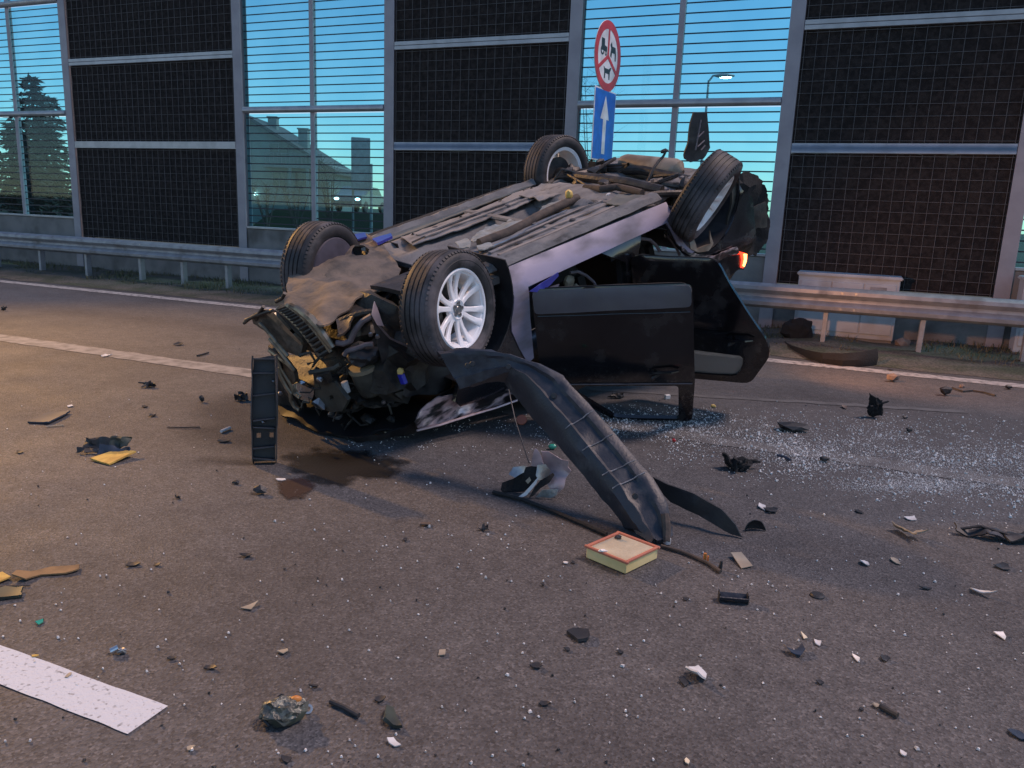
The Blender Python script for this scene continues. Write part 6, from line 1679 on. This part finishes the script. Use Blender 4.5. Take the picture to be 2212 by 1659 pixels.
# fluid on the road under the engine
def stain_mat(name, col, rough):
    m = bpy.data.materials.new(name); m.use_nodes = True
    nt = m.node_tree; n = nt.nodes; l = nt.links
    b = n['Principled BSDF']; out = n['Material Output']
    b.inputs['Base Color'].default_value = (*col, 1); b.inputs['Roughness'].default_value = rough
    at = n.new('ShaderNodeAttribute'); at.attribute_name = 'cover'
    tc = n.new('ShaderNodeTexCoord'); t = n.new('ShaderNodeTexNoise'); t.inputs['Scale'].default_value = 9; t.inputs['Detail'].default_value = 8
    l.new(tc.outputs['Object'], t.inputs['Vector'])
    ad = n.new('ShaderNodeMath'); ad.operation = 'MULTIPLY_ADD'; ad.inputs[1].default_value = 1.6; ad.inputs[2].default_value = -.8
    l.new(t.outputs['Fac'], ad.inputs[0])
    sm = n.new('ShaderNodeMath'); sm.operation = 'ADD'; l.new(at.outputs['Fac'], sm.inputs[0]); l.new(ad.outputs[0], sm.inputs[1])
    mr = n.new('ShaderNodeMapRange'); mr.inputs['From Min'].default_value = .25; mr.inputs['From Max'].default_value = .75; mr.inputs['To Max'].default_value = .85; l.new(sm.outputs[0], mr.inputs[0])
    bp = n.new('ShaderNodeBump'); bp.inputs['Strength'].default_value = .4; bp.inputs['Distance'].default_value = .006
    t2 = n.new('ShaderNodeTexNoise'); t2.inputs['Scale'].default_value = 90; l.new(tc.outputs['Object'], t2.inputs['Vector']); l.new(t2.outputs['Fac'], bp.inputs['Height']); l.new(bp.outputs[0], b.inputs['Normal'])
    tr_ = n.new('ShaderNodeBsdfTransparent'); x = n.new('ShaderNodeMixShader')
    l.new(mr.outputs[0], x.inputs[0]); l.new(tr_.outputs[0], x.inputs[1]); l.new(b.outputs[0], x.inputs[2]); l.new(x.outputs[0], out.inputs[0])
    return m
def stain(px, m, name, label, z, seed):
    pts = [G(*q) for q in px]
    pl = [(p.x, p.y) for p in pts]
    n_ = len(pl); cx_ = sum(p[0] for p in pl) / n_; cy_ = sum(p[1] for p in pl) / n_
    vs = [(cx_, cy_, z)]; cov = [1.0]; fs = []
    ring = [tuple(q) for q in densify(pl, .06)]; k = len(ring)
    for lv, cv in ((.5, 1.0), (.8, .6), (1.05, .0)):
        for q in ring: vs.append((cx_ + (q[0] - cx_) * lv, cy_ + (q[1] - cy_) * lv, z)); cov.append(cv)
    for i in range(k):
        j = (i + 1) % k
        fs.append((0, 1 + i, 1 + j))
        for L in range(2): fs.append((1 + L * k + i, 1 + (L + 1) * k + i, 1 + (L + 1) * k + j, 1 + L * k + j))
    me = bpy.data.meshes.new(name); me.from_pydata(vs, [], fs); me.materials.append(m)
    at = me.attributes.new('cover', 'FLOAT', 'POINT')
    for i, c in enumerate(cov): at.data[i].value = c
    o = bpy.data.objects.new(name, me); COL.objects.link(o)
    return tag(o, label, 'stain')
M['stain'] = stain_mat('oil_stain', (.010, .010, .011), .45)
M['stain_red'] = stain_mat('fluid_stain', (.035, .018, .015), .5)
stain([(600, 985), (680, 965), (800, 970), (900, 1000), (860, 1040), (780, 1035), (740, 1060), (660, 1045), (610, 1020)], M['stain'], 'oil_stain', 'dark wet oil patch under the crushed front', .0045, 1)
stain([(590, 1040), (650, 1030), (690, 1048), (660, 1080), (620, 1085), (600, 1065)], M['stain_red'], 'fluid_splash', 'reddish brown fluid splash below the bumper carrier', .006, 2)
